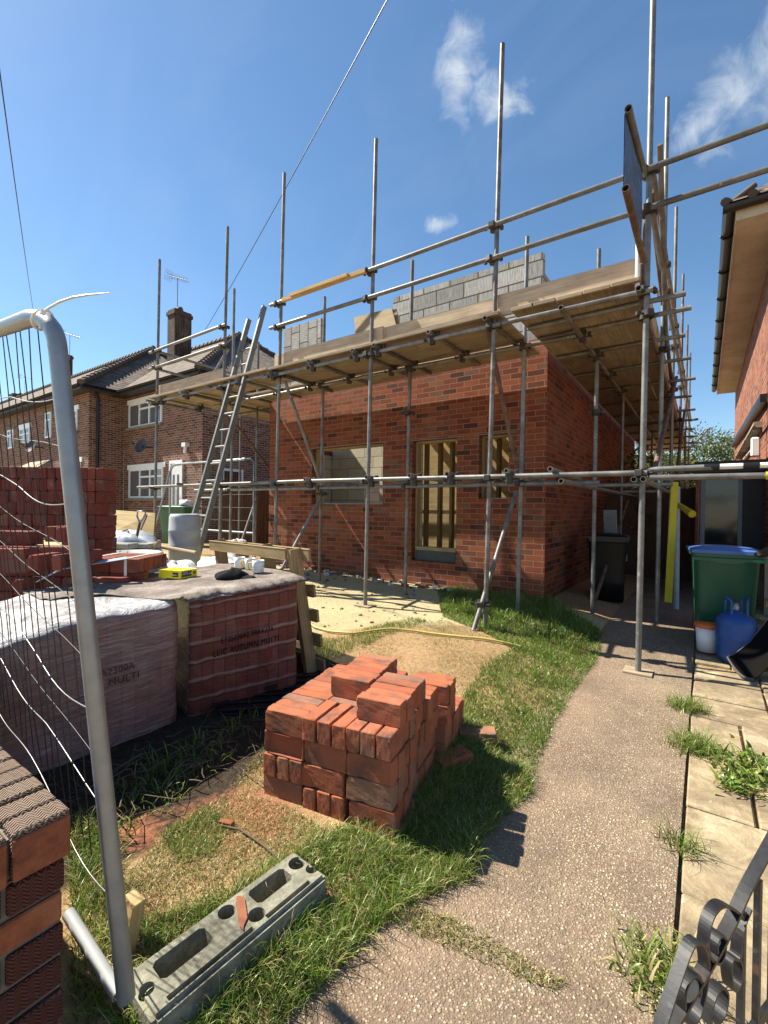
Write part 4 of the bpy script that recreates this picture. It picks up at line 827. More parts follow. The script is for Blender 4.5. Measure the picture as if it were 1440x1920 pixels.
PG = 'loose red bricks stacked on edge in the front garden'
PLAB = 'loose red brick stacked on edge in the garden pile beside the path'
O = Vector((-1.675, 1.43, 0)); U = (Vector((-1.075, 1.55, 0))-O).normalized(); W = Vector((-U.y, U.x, 0)); ang = math.atan2(U.y, U.x); PZ = .045
def put(u, v, layer, along_u=True, frog=False, label=None, dz=0.):
    j = RB.gauss(0, .004); jv = RB.gauss(0, .0008); p = O+U*(u+j)+W*(v+jv); z = PZ+.0515+layer*.1035+dz
    me = BM[3] if frog else BM[RB.choice([0, 1, 2, 4])]
    brick(me, (p.x, p.y, z), ang+(0 if along_u else math.pi/2)+RB.gauss(0, .006)+(math.pi if RB.random() < .5 and not frog else 0), RB.gauss(0, .008), label or PLAB, PG)
PV = .0659
def cell(col, row, layer, along_u, skip=(), frog0=False, du=0.):
    for k in range(3):
        if k in skip: continue
        if along_u: put(.108+col*.219+du, row*.205+.034+k*PV, layer, True, frog0 and k == 0)
        else: put(.034+k*.071+col*.219, row*.205+.1025, layer, False)
for lay in range(4):
    for col in range(3):
        for row in range(5):
            if not (lay == 3 or row == 0 or col == 2) or (row == 4 and (lay > 1 or col < 2)): continue
            au = True
            if row == 0:
                au = {(0, 1): False, (3, 1): False, (3, 2): False, (2, 2): True, (1, 0): False}.get((lay, col), True)
            elif col == 2 and lay in (1,) and row == 2: au = False
            cell(col, row, lay, au, frog0=(lay == 2 and col == 0 and row == 0), skip=() if row < 3 or (col == 2 and lay < 3) else ((2,) if col else (1, 2)), du=.05*ss(1.5, 3, row)*(col == 2))
# the part layer on top
put(.108+.219, .285, 4, True, label='single red brick standing proud at the front of the pile top')
for k in range(1, 6): put(.108+.219-.006*k, .285+k*PV, 4, True)
for k in range(5): put(.108+.44, .115+k*PV+.012*(k > 2), 4, True)
for k in range(2): put(.108+.50, .69+k*PV, 3, True)
for (u, v, a) in ((.80, .95, .5), (.74, .62, 1.2)): p = O+U*u+W*v; brick(BM[1], (p.x, p.y, gz(p.x, p.y)+.033), a, math.pi/2, 'fallen red brick lying in the grass against the side of the garden pile', PG)
# tall red stack behind the mesh fence (headers to the viewer)
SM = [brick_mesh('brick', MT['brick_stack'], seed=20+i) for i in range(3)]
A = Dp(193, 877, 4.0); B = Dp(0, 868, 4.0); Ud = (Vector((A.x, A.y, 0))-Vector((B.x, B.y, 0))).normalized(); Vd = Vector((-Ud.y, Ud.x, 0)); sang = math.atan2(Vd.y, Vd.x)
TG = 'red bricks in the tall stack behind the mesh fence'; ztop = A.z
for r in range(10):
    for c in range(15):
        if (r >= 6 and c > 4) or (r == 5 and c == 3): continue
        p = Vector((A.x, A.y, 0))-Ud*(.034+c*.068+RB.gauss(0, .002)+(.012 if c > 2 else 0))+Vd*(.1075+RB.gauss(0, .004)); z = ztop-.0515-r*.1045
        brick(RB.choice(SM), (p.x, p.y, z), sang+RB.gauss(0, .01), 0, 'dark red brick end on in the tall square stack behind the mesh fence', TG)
for c in range(0):
    p = Vector((A.x, A.y, 0))-Ud*(.034+c*.068)+Vd*(.326); brick(RB.choice(SM), (p.x, p.y, ztop-.0515), sang+RB.gauss(0, .01), 0, 'dark red brick end on in the tall square stack behind the mesh fence', TG)
# stepped loose bricks in front of it
SG = 'red bricks in the stepped heap under the tall stack'
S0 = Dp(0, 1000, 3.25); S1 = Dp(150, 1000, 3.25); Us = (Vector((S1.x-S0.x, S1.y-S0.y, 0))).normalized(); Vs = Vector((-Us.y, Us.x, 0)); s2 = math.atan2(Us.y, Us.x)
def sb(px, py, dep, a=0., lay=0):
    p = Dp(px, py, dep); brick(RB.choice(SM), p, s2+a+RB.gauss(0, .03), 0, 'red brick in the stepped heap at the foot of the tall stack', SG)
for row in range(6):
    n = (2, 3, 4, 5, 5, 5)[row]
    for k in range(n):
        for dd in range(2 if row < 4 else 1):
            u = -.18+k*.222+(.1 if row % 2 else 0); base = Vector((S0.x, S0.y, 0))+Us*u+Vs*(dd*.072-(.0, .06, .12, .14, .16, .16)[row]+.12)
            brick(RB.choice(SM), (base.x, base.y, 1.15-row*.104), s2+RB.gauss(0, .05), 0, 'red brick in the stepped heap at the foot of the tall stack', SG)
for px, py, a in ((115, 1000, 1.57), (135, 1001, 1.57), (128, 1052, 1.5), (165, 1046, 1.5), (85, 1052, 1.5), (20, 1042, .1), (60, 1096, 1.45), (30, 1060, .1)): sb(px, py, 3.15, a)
# low strapped pack
LG = 'red bricks in the low strapped pack'
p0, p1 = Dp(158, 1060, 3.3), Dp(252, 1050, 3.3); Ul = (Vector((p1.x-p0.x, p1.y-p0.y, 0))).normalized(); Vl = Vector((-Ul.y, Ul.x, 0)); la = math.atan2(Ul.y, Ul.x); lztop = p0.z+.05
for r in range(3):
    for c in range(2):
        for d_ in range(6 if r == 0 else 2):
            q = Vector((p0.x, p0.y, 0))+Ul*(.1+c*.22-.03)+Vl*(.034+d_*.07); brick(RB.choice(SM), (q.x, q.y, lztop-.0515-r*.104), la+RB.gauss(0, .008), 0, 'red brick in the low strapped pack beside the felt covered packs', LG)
mb = MB()
for u in (.03, .30):
    q = Vector((p0.x, p0.y, 0))+Ul*u-Vl*.004; mb.beam((q.x, q.y, lztop-.3), (q.x, q.y, lztop+.003), .02, .002, Vl); mb.beam((q.x, q.y, lztop+.003), (q.x+Vl.x*.42, q.y+Vl.y*.42, lztop+.003), .02, .002)
mb.build('packing_strap', MT['white_plastic'], top='white plastic packing straps round the low pack of red bricks', cat='strap')
q0, q1, q2 = Dp(72, 1088, 3.05), Dp(118, 1065, 3.08), Dp(238, 1046, 3.28)
mb = MB(); mb.beam(q0, q1, .075, .004, (0, -.3, 1)); mb.beam(q1, q2, .06, .004, (0, -.4, 1)); mb.build('metal_strip', MT['zinc_blue'], top='long pale blue metal strip lying across the low strapped brick pack', cat='metal strip')
# ---------------------------------------------------------------- wrapped packs
PRc, PMc, PLc = Vector((-2.36, 2.31, 0)), Vector((-2.585, 1.575, 0)), Vector((-2.60, .50, 0))
def pack(name, label, A_, B_, depth, z0, zA, zB, mat, seed):
    """front face from A_ to B_ (left to right as seen), going back to the left; soft bulging box"""
    root = thing(name, label, 'brick pack', (A_.x, A_.y, z0)); d_ = (B_-A_).normalized(); back = Vector((-d_.y, d_.x, 0)); Lw = (B_-A_).length; rr = random.Random(seed)
    nx, ny, nz = 26, 20, 16; mb = MB(); ph = [rr.uniform(0, 6) for _ in range(6)]
    def P(u, v, w):
        zt = zA+(zB-zA)*u; e = 1
        b = .012*math.sin(u*9+ph[0]+w*4)*math.sin(w*7+ph[1])+.006*math.sin(u*31+w*17+ph[2])
        p = A_+d_*(Lw*u)+back*(depth*v)
        z = z0+(zt-z0)*w
        if v == 0: p = p-back*(b+.012*math.sin(w*math.pi))
        if w == 1: z += .012*math.sin(u*8+v*5+ph[3])*math.sin(v*6+ph[4])+.004*math.sin(u*33+v*21)
        # softened vertical corners and shoulders
        cu = min(u, 1-u)*Lw; 
        if v == 0 and cu < .03: p += back*(.03-cu)*.6
        if w == 1 and v < .04: z -= .02
        return (p.x, p.y, z)
    for i in range(nx):
        for k in range(nz): mb.face([P(i/nx, 0, k/nz), P((i+1)/nx, 0, k/nz), P((i+1)/nx, 0, (k+1)/nz), P(i/nx, 0, (k+1)/nz)], m=0, smooth=True, uv=[(Lw*(i+a)/nx, .80*(k+b)/nz) for a, b in ((0, 0), (1, 0), (1, 1), (0, 1))])
        for j in range(ny): mb.face([P(i/nx, j/ny, 1), P((i+1)/nx, j/ny, 1), P((i+1)/nx, (j+1)/ny, 1), P(i/nx, (j+1)/ny, 1)], m=1, smooth=True)
    for k in range(nz):
        for j in range(ny):
            mb.face([P(1, j/ny, k/nz), P(1, (j+1)/ny, k/nz), P(1, (j+1)/ny, (k+1)/nz), P(1, j/ny, (k+1)/nz)], m=0, smooth=True, uv=[(depth*(j+a)/ny, .80*(k+b)/nz) for a, b in ((0, 0), (1, 0), (1, 1), (0, 1))])
            mb.face([P(0, (j+1)/ny, k/nz), P(0, j/ny, k/nz), P(0, j/ny, (k+1)/nz), P(0, (j+1)/ny, (k+1)/nz)], m=0, smooth=True)
    for i in range(nx): mb.face([P((i+1)/nx, 1, 0), P(i/nx, 1, 0), P(i/nx, 1, 1), P((i+1)/nx, 1, 1)], m=0)
    mb.build('wrapped_bricks', [mat, MT['film']], root)
    return root, d_, back
packR, dR, bR = pack('wrapped_brick_pack', 'shrink wrapped pack of red bricks printed with black lettering, under the grey felt', PMc+Vector((.012, .03, 0)), PRc, 1.08, .08, .83, .89, MT['wrap_clear'], 1)
packL, dL, bL = pack('wrapped_brick_pack', 'hazy white wrapped pack of red bricks behind the leaning fence pole', PLc, PMc-Vector((.012, .03, 0)), 1.0, .06, .765, .84, MT['wrap_white'], 2)
def lettering(txt, loc, xdir, zdir, size, mat, parent, name='lettering', sx=1.):
    cu = bpy.data.curves.new(name, 'FONT'); cu.body = txt; cu.size = size; cu.extrude = .0008; cu.space_character = 1.08; cu.align_x = 'LEFT'
    tmp = bpy.data.objects.new('tmp', cu); COL.objects.link(tmp); dg = bpy.context.evaluated_depsgraph_get(); me = bpy.data.meshes.new_from_object(tmp.evaluated_get(dg)); bpy.data.objects.remove(tmp); bpy.data.curves.remove(cu)
    x = Vector(xdir).normalized(); z = Vector(zdir).normalized(); n = x.cross(z)
    M_ = Matrix(((x.x, z.x, n.x), (x.y, z.y, n.y), (x.z, z.z, n.z))).to_4x4(); off = Vector(loc)-world_loc(parent)
    me.transform(Matrix.Diagonal((sx, 1, 1, 1))); me.transform(M_); me.transform(Matrix.Translation(off)); me.materials.clear(); me.materials.append(mat)
    o = bpy.data.objects.new(name, me); COL.objects.link(o); o.parent = parent; return o
out_ = -bR
def onR(u, z, off=.034): p = PMc+dR*u-bR*off; return (p.x, p.y, z)
MT['black_ink'] = plain('black_ink', (.004, .003, .003), .7, 0, .05, 5, spec=.1)
slope = Vector((dR.x, dR.y, .07))
lettering('ET25330A0 PARK37A', onR(.215, .535), slope, (0, 0, 1), .052, MT['black_ink'], packR, sx=.70)
lettering('LEIC AUTUMN MULTI', onR(.165, .455), slope, (0, 0, 1), .056, MT['black_ink'], packR, sx=.78)
lettering('A2300A', (PLc+dL*.60-bL*.028).to_tuple()[:2]+(.50,), dL, (0, 0, 1), .05, MT['black_print'], packL); lettering('MULTI', (PLc+dL*.64-bL*.028).to_tuple()[:2]+(.44,), dL, (0, 0, 1), .055, MT['black_print'], packL)
for (u, z, r) in ((.56, .17, .05), (.22, .14, .06)):
    mb = MB(); pts = [Vector(onR(u+r*(1+.3*math.sin(k*2.4))*math.cos(k*.785), z+r*.55*(1+.3*math.cos(k*1.7))*math.sin(k*.785), .026)) for k in range(8)]; mb.face(pts); mb.build('torn_hole', MT['black_print'], packR)
for (u, z, r, q) in ((.54, .41, .028, 1.7), (.56, .31, .03, 1.), (.12, .765, .02, 1.4)):
    mb = MB(); mb.face([Vector(onR(u+r*math.cos(k*.785)*(1+.25*math.sin(k*2.1)), z+r*q*math.sin(k*.785), .0275)) for k in range(8)]); mb.build('bare_brick_patch', MT['brick_stack'], packR)
# grey felt over the top of the packs
mb = MB(); n = 40
fc_ = [Zp(140, 1096, .80), Zp(330, 1130, .835), Zp(572, 1083, .905), Zp(430, 1040, .89), Zp(240, 1066, .86)]
zone = []
def felt(u, v):
    # u along the packs (left to right), v front to back
    L0 = PMc-dL*.48; e = L0+(PMc-L0)*min(1, u/.36) if u < .36 else PMc+(PRc+dR*.06-PMc)*((u-.36)/.64)
    rag = .045*math.sin(u*13+1)+.03*math.sin(u*37)+.02*math.sin(u*71+1)+.014*math.sin(u*143)+.010*math.sin(u*217+2); f0 = (.60 if u < .12 else .60-(.62)*ss(.12, .36, u)) if u < .36 else -.03
    d0 = f0+rag*.6*(1-v); dep = d0+(1.13-d0)*v; bk = bL if u < .3 else bR
    p = e+bk*dep; uu = max(0., (u-.36)/.64); zt = (.835+(.89-.835)*uu if u >= .36 else .80+.035*u/.36)+.02
    z = zt+.006*math.sin(u*17+v*5)*math.sin(v*9+1)+.004*math.sin(u*41+v*13)-(.03*(1-v/.05) if v < .05 and u > .36 else 0)
    return Vector((p.x, p.y, z))
for i in range(n*2):
    for j in range(n):
        mb.face([felt((i+a)/(n*2), (j+b)/n) for a, b in ((0, 0), (1, 0), (1, 1), (0, 1))], smooth=True)
fo = mb.build('roofing_felt_sheet', MT['felt'], top='ragged grey roofing felt sheet laid over the tops of the wrapped brick packs', cat='felt sheet')
bmx = bmesh.new(); bmx.from_mesh(fo.data); bmesh.ops.remove_doubles(bmx, verts=bmx.verts[:], dist=1e-4); bmx.to_mesh(fo.data); bmx.free()
fo.data.polygons.foreach_set('use_smooth', [True]*len(fo.data.polygons))
za = fo.data.color_attributes.new('zone', 'FLOAT_COLOR', 'POINT'); zz_ = []
dust = Zp(255, 1085, .86)
for v in fo.data.vertices: w = v.co+fo.location; k = .42*math.exp(-((w.x-dust.x)**2+(w.y-dust.y)**2)/.10); zz_ += [k, k, k, 1]
za.data.foreach_set('color', zz_)
from mathutils.bvhtree import BVHTree
fbv = BVHTree.FromPolygons([v.co+fo.location for v in fo.data.vertices], [tuple(p.vertices) for p in fo.data.polygons])
def Fp(px, py):
    h = fbv.ray_cast(V(CAM), V(ray(px, py)).normalized()); return h[0] if h[0] is not None else Zp(px, py, .875)
def Fz(x, y):
    h = fbv.ray_cast(Vector((x, y, 2)), Vector((0, 0, -1))); return h[0].z if h[0] is not None else .87
sol = fo.modifiers.new('thick', 'SOLIDIFY'); sol.thickness = .004
# yellow fixings box
def yellow_box():
    c0 = Fp(338, 1087); a = Fp(372, 1079); b = Fp(288, 1078)
    x = (Vector((a.x-c0.x, a.y-c0.y, 0))).normalized(); L1 = .165; y = Vector((-x.y, x.x, 0)); L2 = .20; h = .055; z0 = max(c0.z, Fz(c0.x+x.x*L1, c0.y+x.y*L1))+.003
    root = thing('fixings_box', 'bright yellow cardboard fixings box with black label on the grey felt', 'box', (c0.x, c0.y, z0)); c = Vector((c0.x, c0.y, z0))
    mb = MB(); mb.obox(c+x*L1/2+y*L2/2+Vector((0, 0, h/2)), x*L1/2, y*L2/2, (0, 0, h/2), cham=.0015); mb.build('carton', MT['yellow_card'], root)
    mb = MB(); mb.obox(c+x*.062-y*.0006+Vector((0, 0, .029)), x*.048, y*.0006, (0, 0, .019)); mb.obox(c-x*.0006+y*.045+Vector((0, 0, .026)), x*.0006, y*.026, (0, 0, .016)); mb.build('black_label', MT['black_print'], root)
    mb = MB(); [mb.obox(c+x*(.128+k*.0042)-y*.0006+Vector((0, 0, .03)), x*(.0012 if k % 3 else .0008), y*.0006, (0, 0, .011)) for k in range(7)]; mb.build('barcode', MT['black_print'], root)
    lettering('INSTA-350', c+x*.02-y*.0014+Vector((0, 0, .022)), x, (0, 0, 1), .0185, MT['white_print'], root); lettering('INSTA', c-x*.0014+y*.068+Vector((0, 0, .018)), -y, (0, 0, 1), .014, MT['white_print'], root)
    lettering('350mm NAILS', c+x*.022-y*.0014+Vector((0, 0, .039)), x, (0, 0, 1), .008, MT['white_print'], root)
    mb = MB(); mb.obox(c+x*.08+y*.11+Vector((0, 0, h+.0005)), x*.055, y*.01, (0, 0, .0005)); mb.build('printed_band', MT['black_print'], root)
yellow_box()
# black cap / crumpled cloth
p = Fp(433, 1084); mb = MB(); nu, nv = 28, 12
e1 = Vector((.86, .5, 0)); e2 = Vector((-.5, .86, 0))
def cap(i, j):
    a = 2*math.pi*i/nu; t = j/nv; r = math.sin(t*math.pi/2) ; hgt = math.cos(t*math.pi/2)
    rx, ry = .125*(1+.10*math.sin(3*a)), .085*(1+.1*math.sin(2*a+1)); w = .012*math.sin(a*5+t*6)*math.sin(t*3)
    q = p+e1*(rx*r*math.cos(a)*(1+w*4))+e2*(ry*r*math.sin(a)); return (q.x, q.y, p.z+.003+.062*hgt*(1+.3*math.cos(a+.6)*(1-t))+w*.8*(1-t))
for i in range(nu):
    for j in range(nv): mb.face([cap(i, j), cap(i, j+1), cap(i+1, j+1), cap(i+1, j)], smooth=True)
capo = thing('cloth_hat', 'crumpled black cloth hat lying between the yellow box and the mugs', 'hat', p); mb.build('crown', MT['cloth_black'], capo)
mb = MB()
for i in range(10):
    for j in range(4):
        def bq(i, j): a = -1.0+2*i/10; t = j/4; q = p+e1*(.105+.075*t*math.cos(a*.9))+e2*(.07*math.sin(a)); return (q.x, q.y, p.z+.012+.012*math.cos(a*1.5)-.004*t)
        mb.face([bq(i, j), bq(i, j+1), bq(i+1, j+1), bq(i+1, j)], smooth=True); mb.face([Vector(k)-Vector((0, 0, .004)) for k in (bq(i+1, j), bq(i+1, j+1), bq(i, j+1), bq(i, j))], smooth=True)
mb.build('peak', MT['cloth_black'], capo)
def mug(px, py, z, label, ha, r=.041, h=.088, pat='mug'):
    p = Fp(px, py)+Vector((0, 0, .004)); root = thing('mug', label, 'mug', p, 'mugs on the felt'); mb = MB(); n = 24
    mb.lathe([(.0, .002), (r*.86, 0), (r*.92, .006), (r, h*.6), (r*1.04, h), (r*.98, h), (r*.93, h*.6), (r*.8, .012), (0, .010)], p, n); mb.build('cup', MT[pat], root)
    mb = MB(); a = Vector((math.cos(ha), math.sin(ha), 0)); mb.path([p+a*(r*.97)+Vector((0, 0, h*.8)), p+a*(r+.022)+Vector((0, 0, h*.78)), p+a*(r+.03)+Vector((0, 0, h*.5)), p+a*(r+.018)+Vector((0, 0, h*.27)), p+a*(r*.95)+Vector((0, 0, h*.22))], .0055, 8); mb.build('handle', MT['gold'], root)
mug(484, 1074, .91, 'flowered mug with yellow handle, nearest the front of three mugs', 3.9, .045, .092); mug(469, 1068, .91, 'flowered mug with yellow handle, middle one of three mugs on felt', 3.9, .043); mug(449, 1066, .905, 'plain white mug, left one of the three mugs on grey felt', 2.0, .044, .09, 'white_plastic')
# ---------------------------------------------------------------- leaning pallet
P0 = Zp(583, 1262, .12); Pt = Yp(551, 1030, P0.y-.10); ax = Vector((Pt.x-P0.x, Pt.y-P0.y, Pt.z-P0.z)); Lp = ax.length; ax.normalize()
hd = Vector((-.99, .10, 0)).normalized(); nn = ax.cross(hd).normalized()
if nn.y < 0: nn = -nn
pal = thing('wooden_pallet', 'weathered wooden pallet standing on edge against the end of the wrapped packs', 'pallet', P0)
for k, t in enumerate((0, .37, .74, 1.10)):
    mb = MB(); q = P0+hd*t; mb.beam(q, q+ax*(Lp+.015*(k % 2)), .042, .095, nn, cham=.003); mb.build('stringer', MT['plank_old'], pal)
for k, t in enumerate((.06, .26, .46, .66, .95)):
    mb = MB(); q = P0+ax*(Lp*t)+nn*.062; mb.beam(q-hd*.10, q+hd*1.19, .022, .09, ax, cham=.003); mb.build('deck_board', MT['plank_old'], pal)
for k, t in enumerate((.5, .97)):
    mb = MB(); q = P0+ax*(Lp*t)-nn*.059; mb.beam(q+hd*.03, q+hd*1.16, .02, .085, ax, cham=.003)
    if k == 0: continue
    mb.build('deck_board', MT['plank_old'], pal)
# black plastic pallet on the ground between pile and packs
bp_ = thing('black_plastic_pallet', 'black plastic pallet lying in shade between the brick pile and wrapped packs', 'pallet', (-2.0, 2.2, .1)); q = Zp(575, 1290, .14); x = Vector((.70, .72, 0)).normalized(); y = Vector((-x.y, x.x, 0)); c = Vector((q.x-.05, q.y-.02, .13))
for i in range(6): mb = MB(); mb.obox(c+y*(-.26+i*.1), x*.5, y*.032, (0, 0, .012), cham=.003); mb.build('slat', MT['black_plastic'], bp_)
for i in (-1, 0, 1): mb = MB(); mb.obox(c+x*i*.42-Vector((0, 0, .037)), x*.05, y*.3, (0, 0, .024), cham=.003); mb.build('bearer', MT['black_plastic'], bp_)
# ---------------------------------------------------------------- mesh fence panel in the foreground
fb, ft = Dp(237, 1872, 1.14), Dp(108, 650, 1.12); fl = thing('mesh_fence_panel', 'galvanised mesh fence panel with round cornered tube frame leaning in the foreground', 'fence panel', fb)
axis = (ft-fb).normalized(); corner = Dp(72, 592, 1.13); farp = Dp(-30, 628, 1.50); tdir = (farp-corner).normalized(); Ltop = 1.2
pts = [fb, fb+(ft-fb)*.5, ft]
c0, c2 = ft, corner+tdir*.06
mid = fb+axis*((ft-fb).length+.075)
for k in range(1, 8): t = k/8; pts.append(c0*(1-t)**2+mid*2*t*(1-t)+c2*t*t)
pts += [c2, c2+tdir*Ltop]; mb = MB(); mb.path(pts, .0208, 16); mb.build('tube_frame', MT['galv_bright'], fl)
mb = MB(); Lh = (ft-fb).length
def fp(u, w): return fb+axis*(Lh*w*1.03)+tdir*u       # u to the left along the panel, w up
rr = random.Random(4)
for i in range(1, 17):
    u = i*.076+rr.uniform(-.006, .006); sway = rr.uniform(-.02, .02); mb.path([fp(u+sway*math.sin(k/8*3), .16+k/8*.86)+Vector((0, rr.uniform(-.004, .004), 0)) for k in range(9)], .0016, 5, m=1)
for w, am, rw in ((.90, .003, .0017), (.736, .006, .0018), (.42, .011, .0020), (.285, .014, .0020), (.14, .015, .0020)):
    mb.path([fp(u, w-.01*u+am*math.sin(u*7+w*20))+Vector((0, 0, -.02*math.sin(min(1, u*2)*3.14))) for u in np.arange(.0, 1.3, .06)], rw, 6, m=0)
for w in (.35, .50, .58, .66, .82): mb.path([fp(u, w+.003*math.sin(u*9)) for u in np.arange(.0, 1.3, .1)], .0013, 4, m=1)
mb.build('wire_mesh', [MT['wire'], MT['wire_dark']], fl)
q = Dp(84, 588, 1.1); pts = [Dp(x, y, d) for x, y, d in ((80, 586, 1.10), (92, 577, 1.10), (112, 566, 1.09), (135, 558, 1.08), (165, 553, 1.07), (205, 549, 1.06))]
mb = MB(); mb.path(pts, [.003, .003, .0028, .0026, .0024, .001], 6)
ringc = pts[0]; ta = (Dp(98, 610, 1.12)-Dp(66, 586, 1.13)).normalized(); b1 = ta.cross(Vector((0, 1, 0))).normalized(); b2 = ta.cross(b1); rc = Dp(80, 600, 1.125)
mb.path([rc+(b1*math.cos(a)+b2*math.sin(a))*.026 for a in np.linspace(0, 2*math.pi, 17)], .003, 6); mb.obox(pts[0], (.006, 0, 0), (0, .005, 0), (0, 0, .005), cham=.001)
mb.build('cable_tie', MT['white_plastic'], top='white cable tie with a long loose tail round the top fence corner', cat='cable tie')
# ---------------------------------------------------------------- concrete fence foot with holes
n0, f0_ = Zp(272, 1862, .115), Zp(577, 1622, .115); x = Vector((f0_.x-n0.x, f0_.y-n0.y, 0)); Lf = x.length; x.normalize(); y = Vector((-x.y, x.x, 0)); cz = .055
def fence_foot():
    n = n0-x*.02; L = Lf+.03; wd = .105
    bm = bmesh.new(); bmesh.ops.create_cube(bm, size=1)
    for v in bm.verts: v.co = Vector((v.co.x*L, v.co.y*wd*2*(1 if v.co.z < 0 else .86), v.co.z*.115))
    bmesh.ops.bevel(bm, geom=bm.edges[:], offset=.012, segments=2, affect='EDGES'); me = bpy.data.meshes.new('concrete_fence_foot'); bm.to_mesh(me); bm.free()
    o = bpy.data.objects.new('concrete_fence_foot', me); COL.objects.link(o); cut = MB()
    def slot(x0, x1, y0, y1): cut.box(x0, x1, y0, y1, -.035, .2, cham=.012)
    slot(-L*.40, -L*.14, -.012, .058); slot(L*.12, L*.36, -.012, .058)
    for cx, cy, r in ((-.01, .045, .027), (.045, -.035, .027), (L*.44, .03, .03), (L*.47, -.03, .022), (-L*.46, .0, .02)): cut.lathe([(0, -.03), (r, -.03), (r, .2), (0, .2)], (cx, cy, 0), 16, smooth=False)
    cut.box(-L*.42, L*.02, -.075, -.058, .045, .2); cut.box(L*.10, L*.40, -.075, -.058, .045, .2)
    co = cut.build('cutter', MT['concrete'], loc=(0, 0, 0)); m = o.modifiers.new('b', 'BOOLEAN'); m.object = co; m.operation = 'DIFFERENCE'; m.solver = 'EXACT'; m.use_self = True
    dg = bpy.context.evaluated_depsgraph_get(); me2 = bpy.data.meshes.new_from_object(o.evaluated_get(dg)); o.modifiers.clear(); o.data = me2; bpy.data.objects.remove(co)
    me2.materials.clear(); me2.materials.append(MT['concrete'])
    c = n+x*(L/2); o.location = (c.x, c.y, cz+.01); o.rotation_euler = (0, -.0, math.atan2(x.y, x.x)); o['label'] = 'grey concrete fence foot block with slots and round holes lying in grass'; o['category'] = 'fence foot'
    pm = MB(); fq = lambda k, a, i: (.018+k*(.017+.004*math.sin(i*2.2))*math.cos(a)+k*.03*math.sin(a), .006+k*(.058+.008*math.cos(i*1.9))*math.sin(a), .0632)
    for i in range(10): a0, a1 = i*.628, (i+1)*.628; pm.face([fq(0, 0, 0), fq(1, a0, i), fq(1, a1, i+1)])
    return o, pm
foot, pm = fence_foot(); foot_dust = pm.build('brick_dust', MT['brick_dust'], loc=(0, 0, 0)); foot_dust.parent = foot; foot_dust.location = (0, 0, 0)
mb = MB(); p, q = Zp(128, 1712, .17), Zp(222, 1865, .1); mb.tube(p, q, .017, 12, hollow=True); mb.build('grey_plastic_pipe', MT['pipe_grey'], top='short pale plastic pipe lying behind the brick pier and fence pole', cat='pipe')
mb = MB(); p = Zp(238, 1800, .07); mb.obox((p.x-.06, p.y+.03, .1), (.035, 0, 0), (0, .02, .0), (0, .02, .09), cham=.003); mb.obox((p.x-.06, p.y-.06, .055), (.07, .01, 0), (-.004, .03, 0), (0, 0, .012), cham=.003); mb.build('timber_offcut', MT['plank_new'], top='yellow timber offcut wedged beside the foot of the fence pole', cat='offcut')
# ---------------------------------------------------------------- old boundary wall end, bottom left
bw = thing('boundary_wall', 'old brick boundary wall end with herringbone textured bricks and brick coping', 'wall', (-1.3, .3, 0)); bx, y0_, y1_, zt = -1.20, .11, .445, .695
mb = MB(); mb.box(-6, bx-.012, y0_+.008, y1_-.008, -.05, zt-.108); mb.box(-6, bx-.02, y0_+.03, y1_-.03, zt-.107, zt-.02); mb.build('mortar_core', MT['mortar'], bw)
hb, ob = MB(), MB(); rr = random.Random(8); z = zt-.112; k = 0
while z > -.1:
    xs_ = bx; tgt = hb if k % 2 == 0 else (ob if k in (1, 5) else hb)
    ys_ = [(y0_, y0_+.102), (y0_+.112, y0_+.327)] if k % 2 else [(y0_, y0_+.215), (y0_+.225, y0_+.33)]
    for a, b in ys_: tgt.box(bx-.10, bx+rr.uniform(-.003, .003), a, b, z-.065, z, cham=.004)
    for i in range(20):
        for yy in ((y0_, y0_+.1), (y1_-.1, y1_)): (hb if rr.random() < .7 else ob).box(bx-.105-.225*(i+1)+(.11 if k % 2 else 0)+.01, bx-.105-.225*i-.002+(.11 if k % 2 and i else 0), yy[0], yy[1]-.001, z-.065, z, cham=.004)
    z -= .076; k += 1
hb.build('textured_bricks', MT['herring'], bw); ob.build('orange_bricks', MT['old_orange'], bw)
mb, m2 = MB(), MB(); i = 0; xx = bx+.004
while xx > -5.5:
    w = .066; (mb if True else m2).box(xx-w, xx, y0_-.004, y0_+.222, zt-.104, zt+rr.uniform(-.003, .003), cham=.005, grain=(0, 1, 0)); mb.box(xx-w, xx, y0_+.232, y1_+.005, zt-.104, zt+rr.uniform(-.003, .003), cham=.005, grain=(0, 1, 0)); xx -= w+.010; i += 1
mb.build('coping_bricks', [MT['coping']], bw)
mb = MB(); mb.box(bx+.0005, bx+.010, y0_-.002, y0_+.222, zt-.104, zt-.012, cham=.003); mb.box(bx+.0005, bx+.010, y0_+.232, y1_+.004, zt-.104, zt-.012, cham=.003); mb.build('coping_end_face', MT['old_orange'], bw)
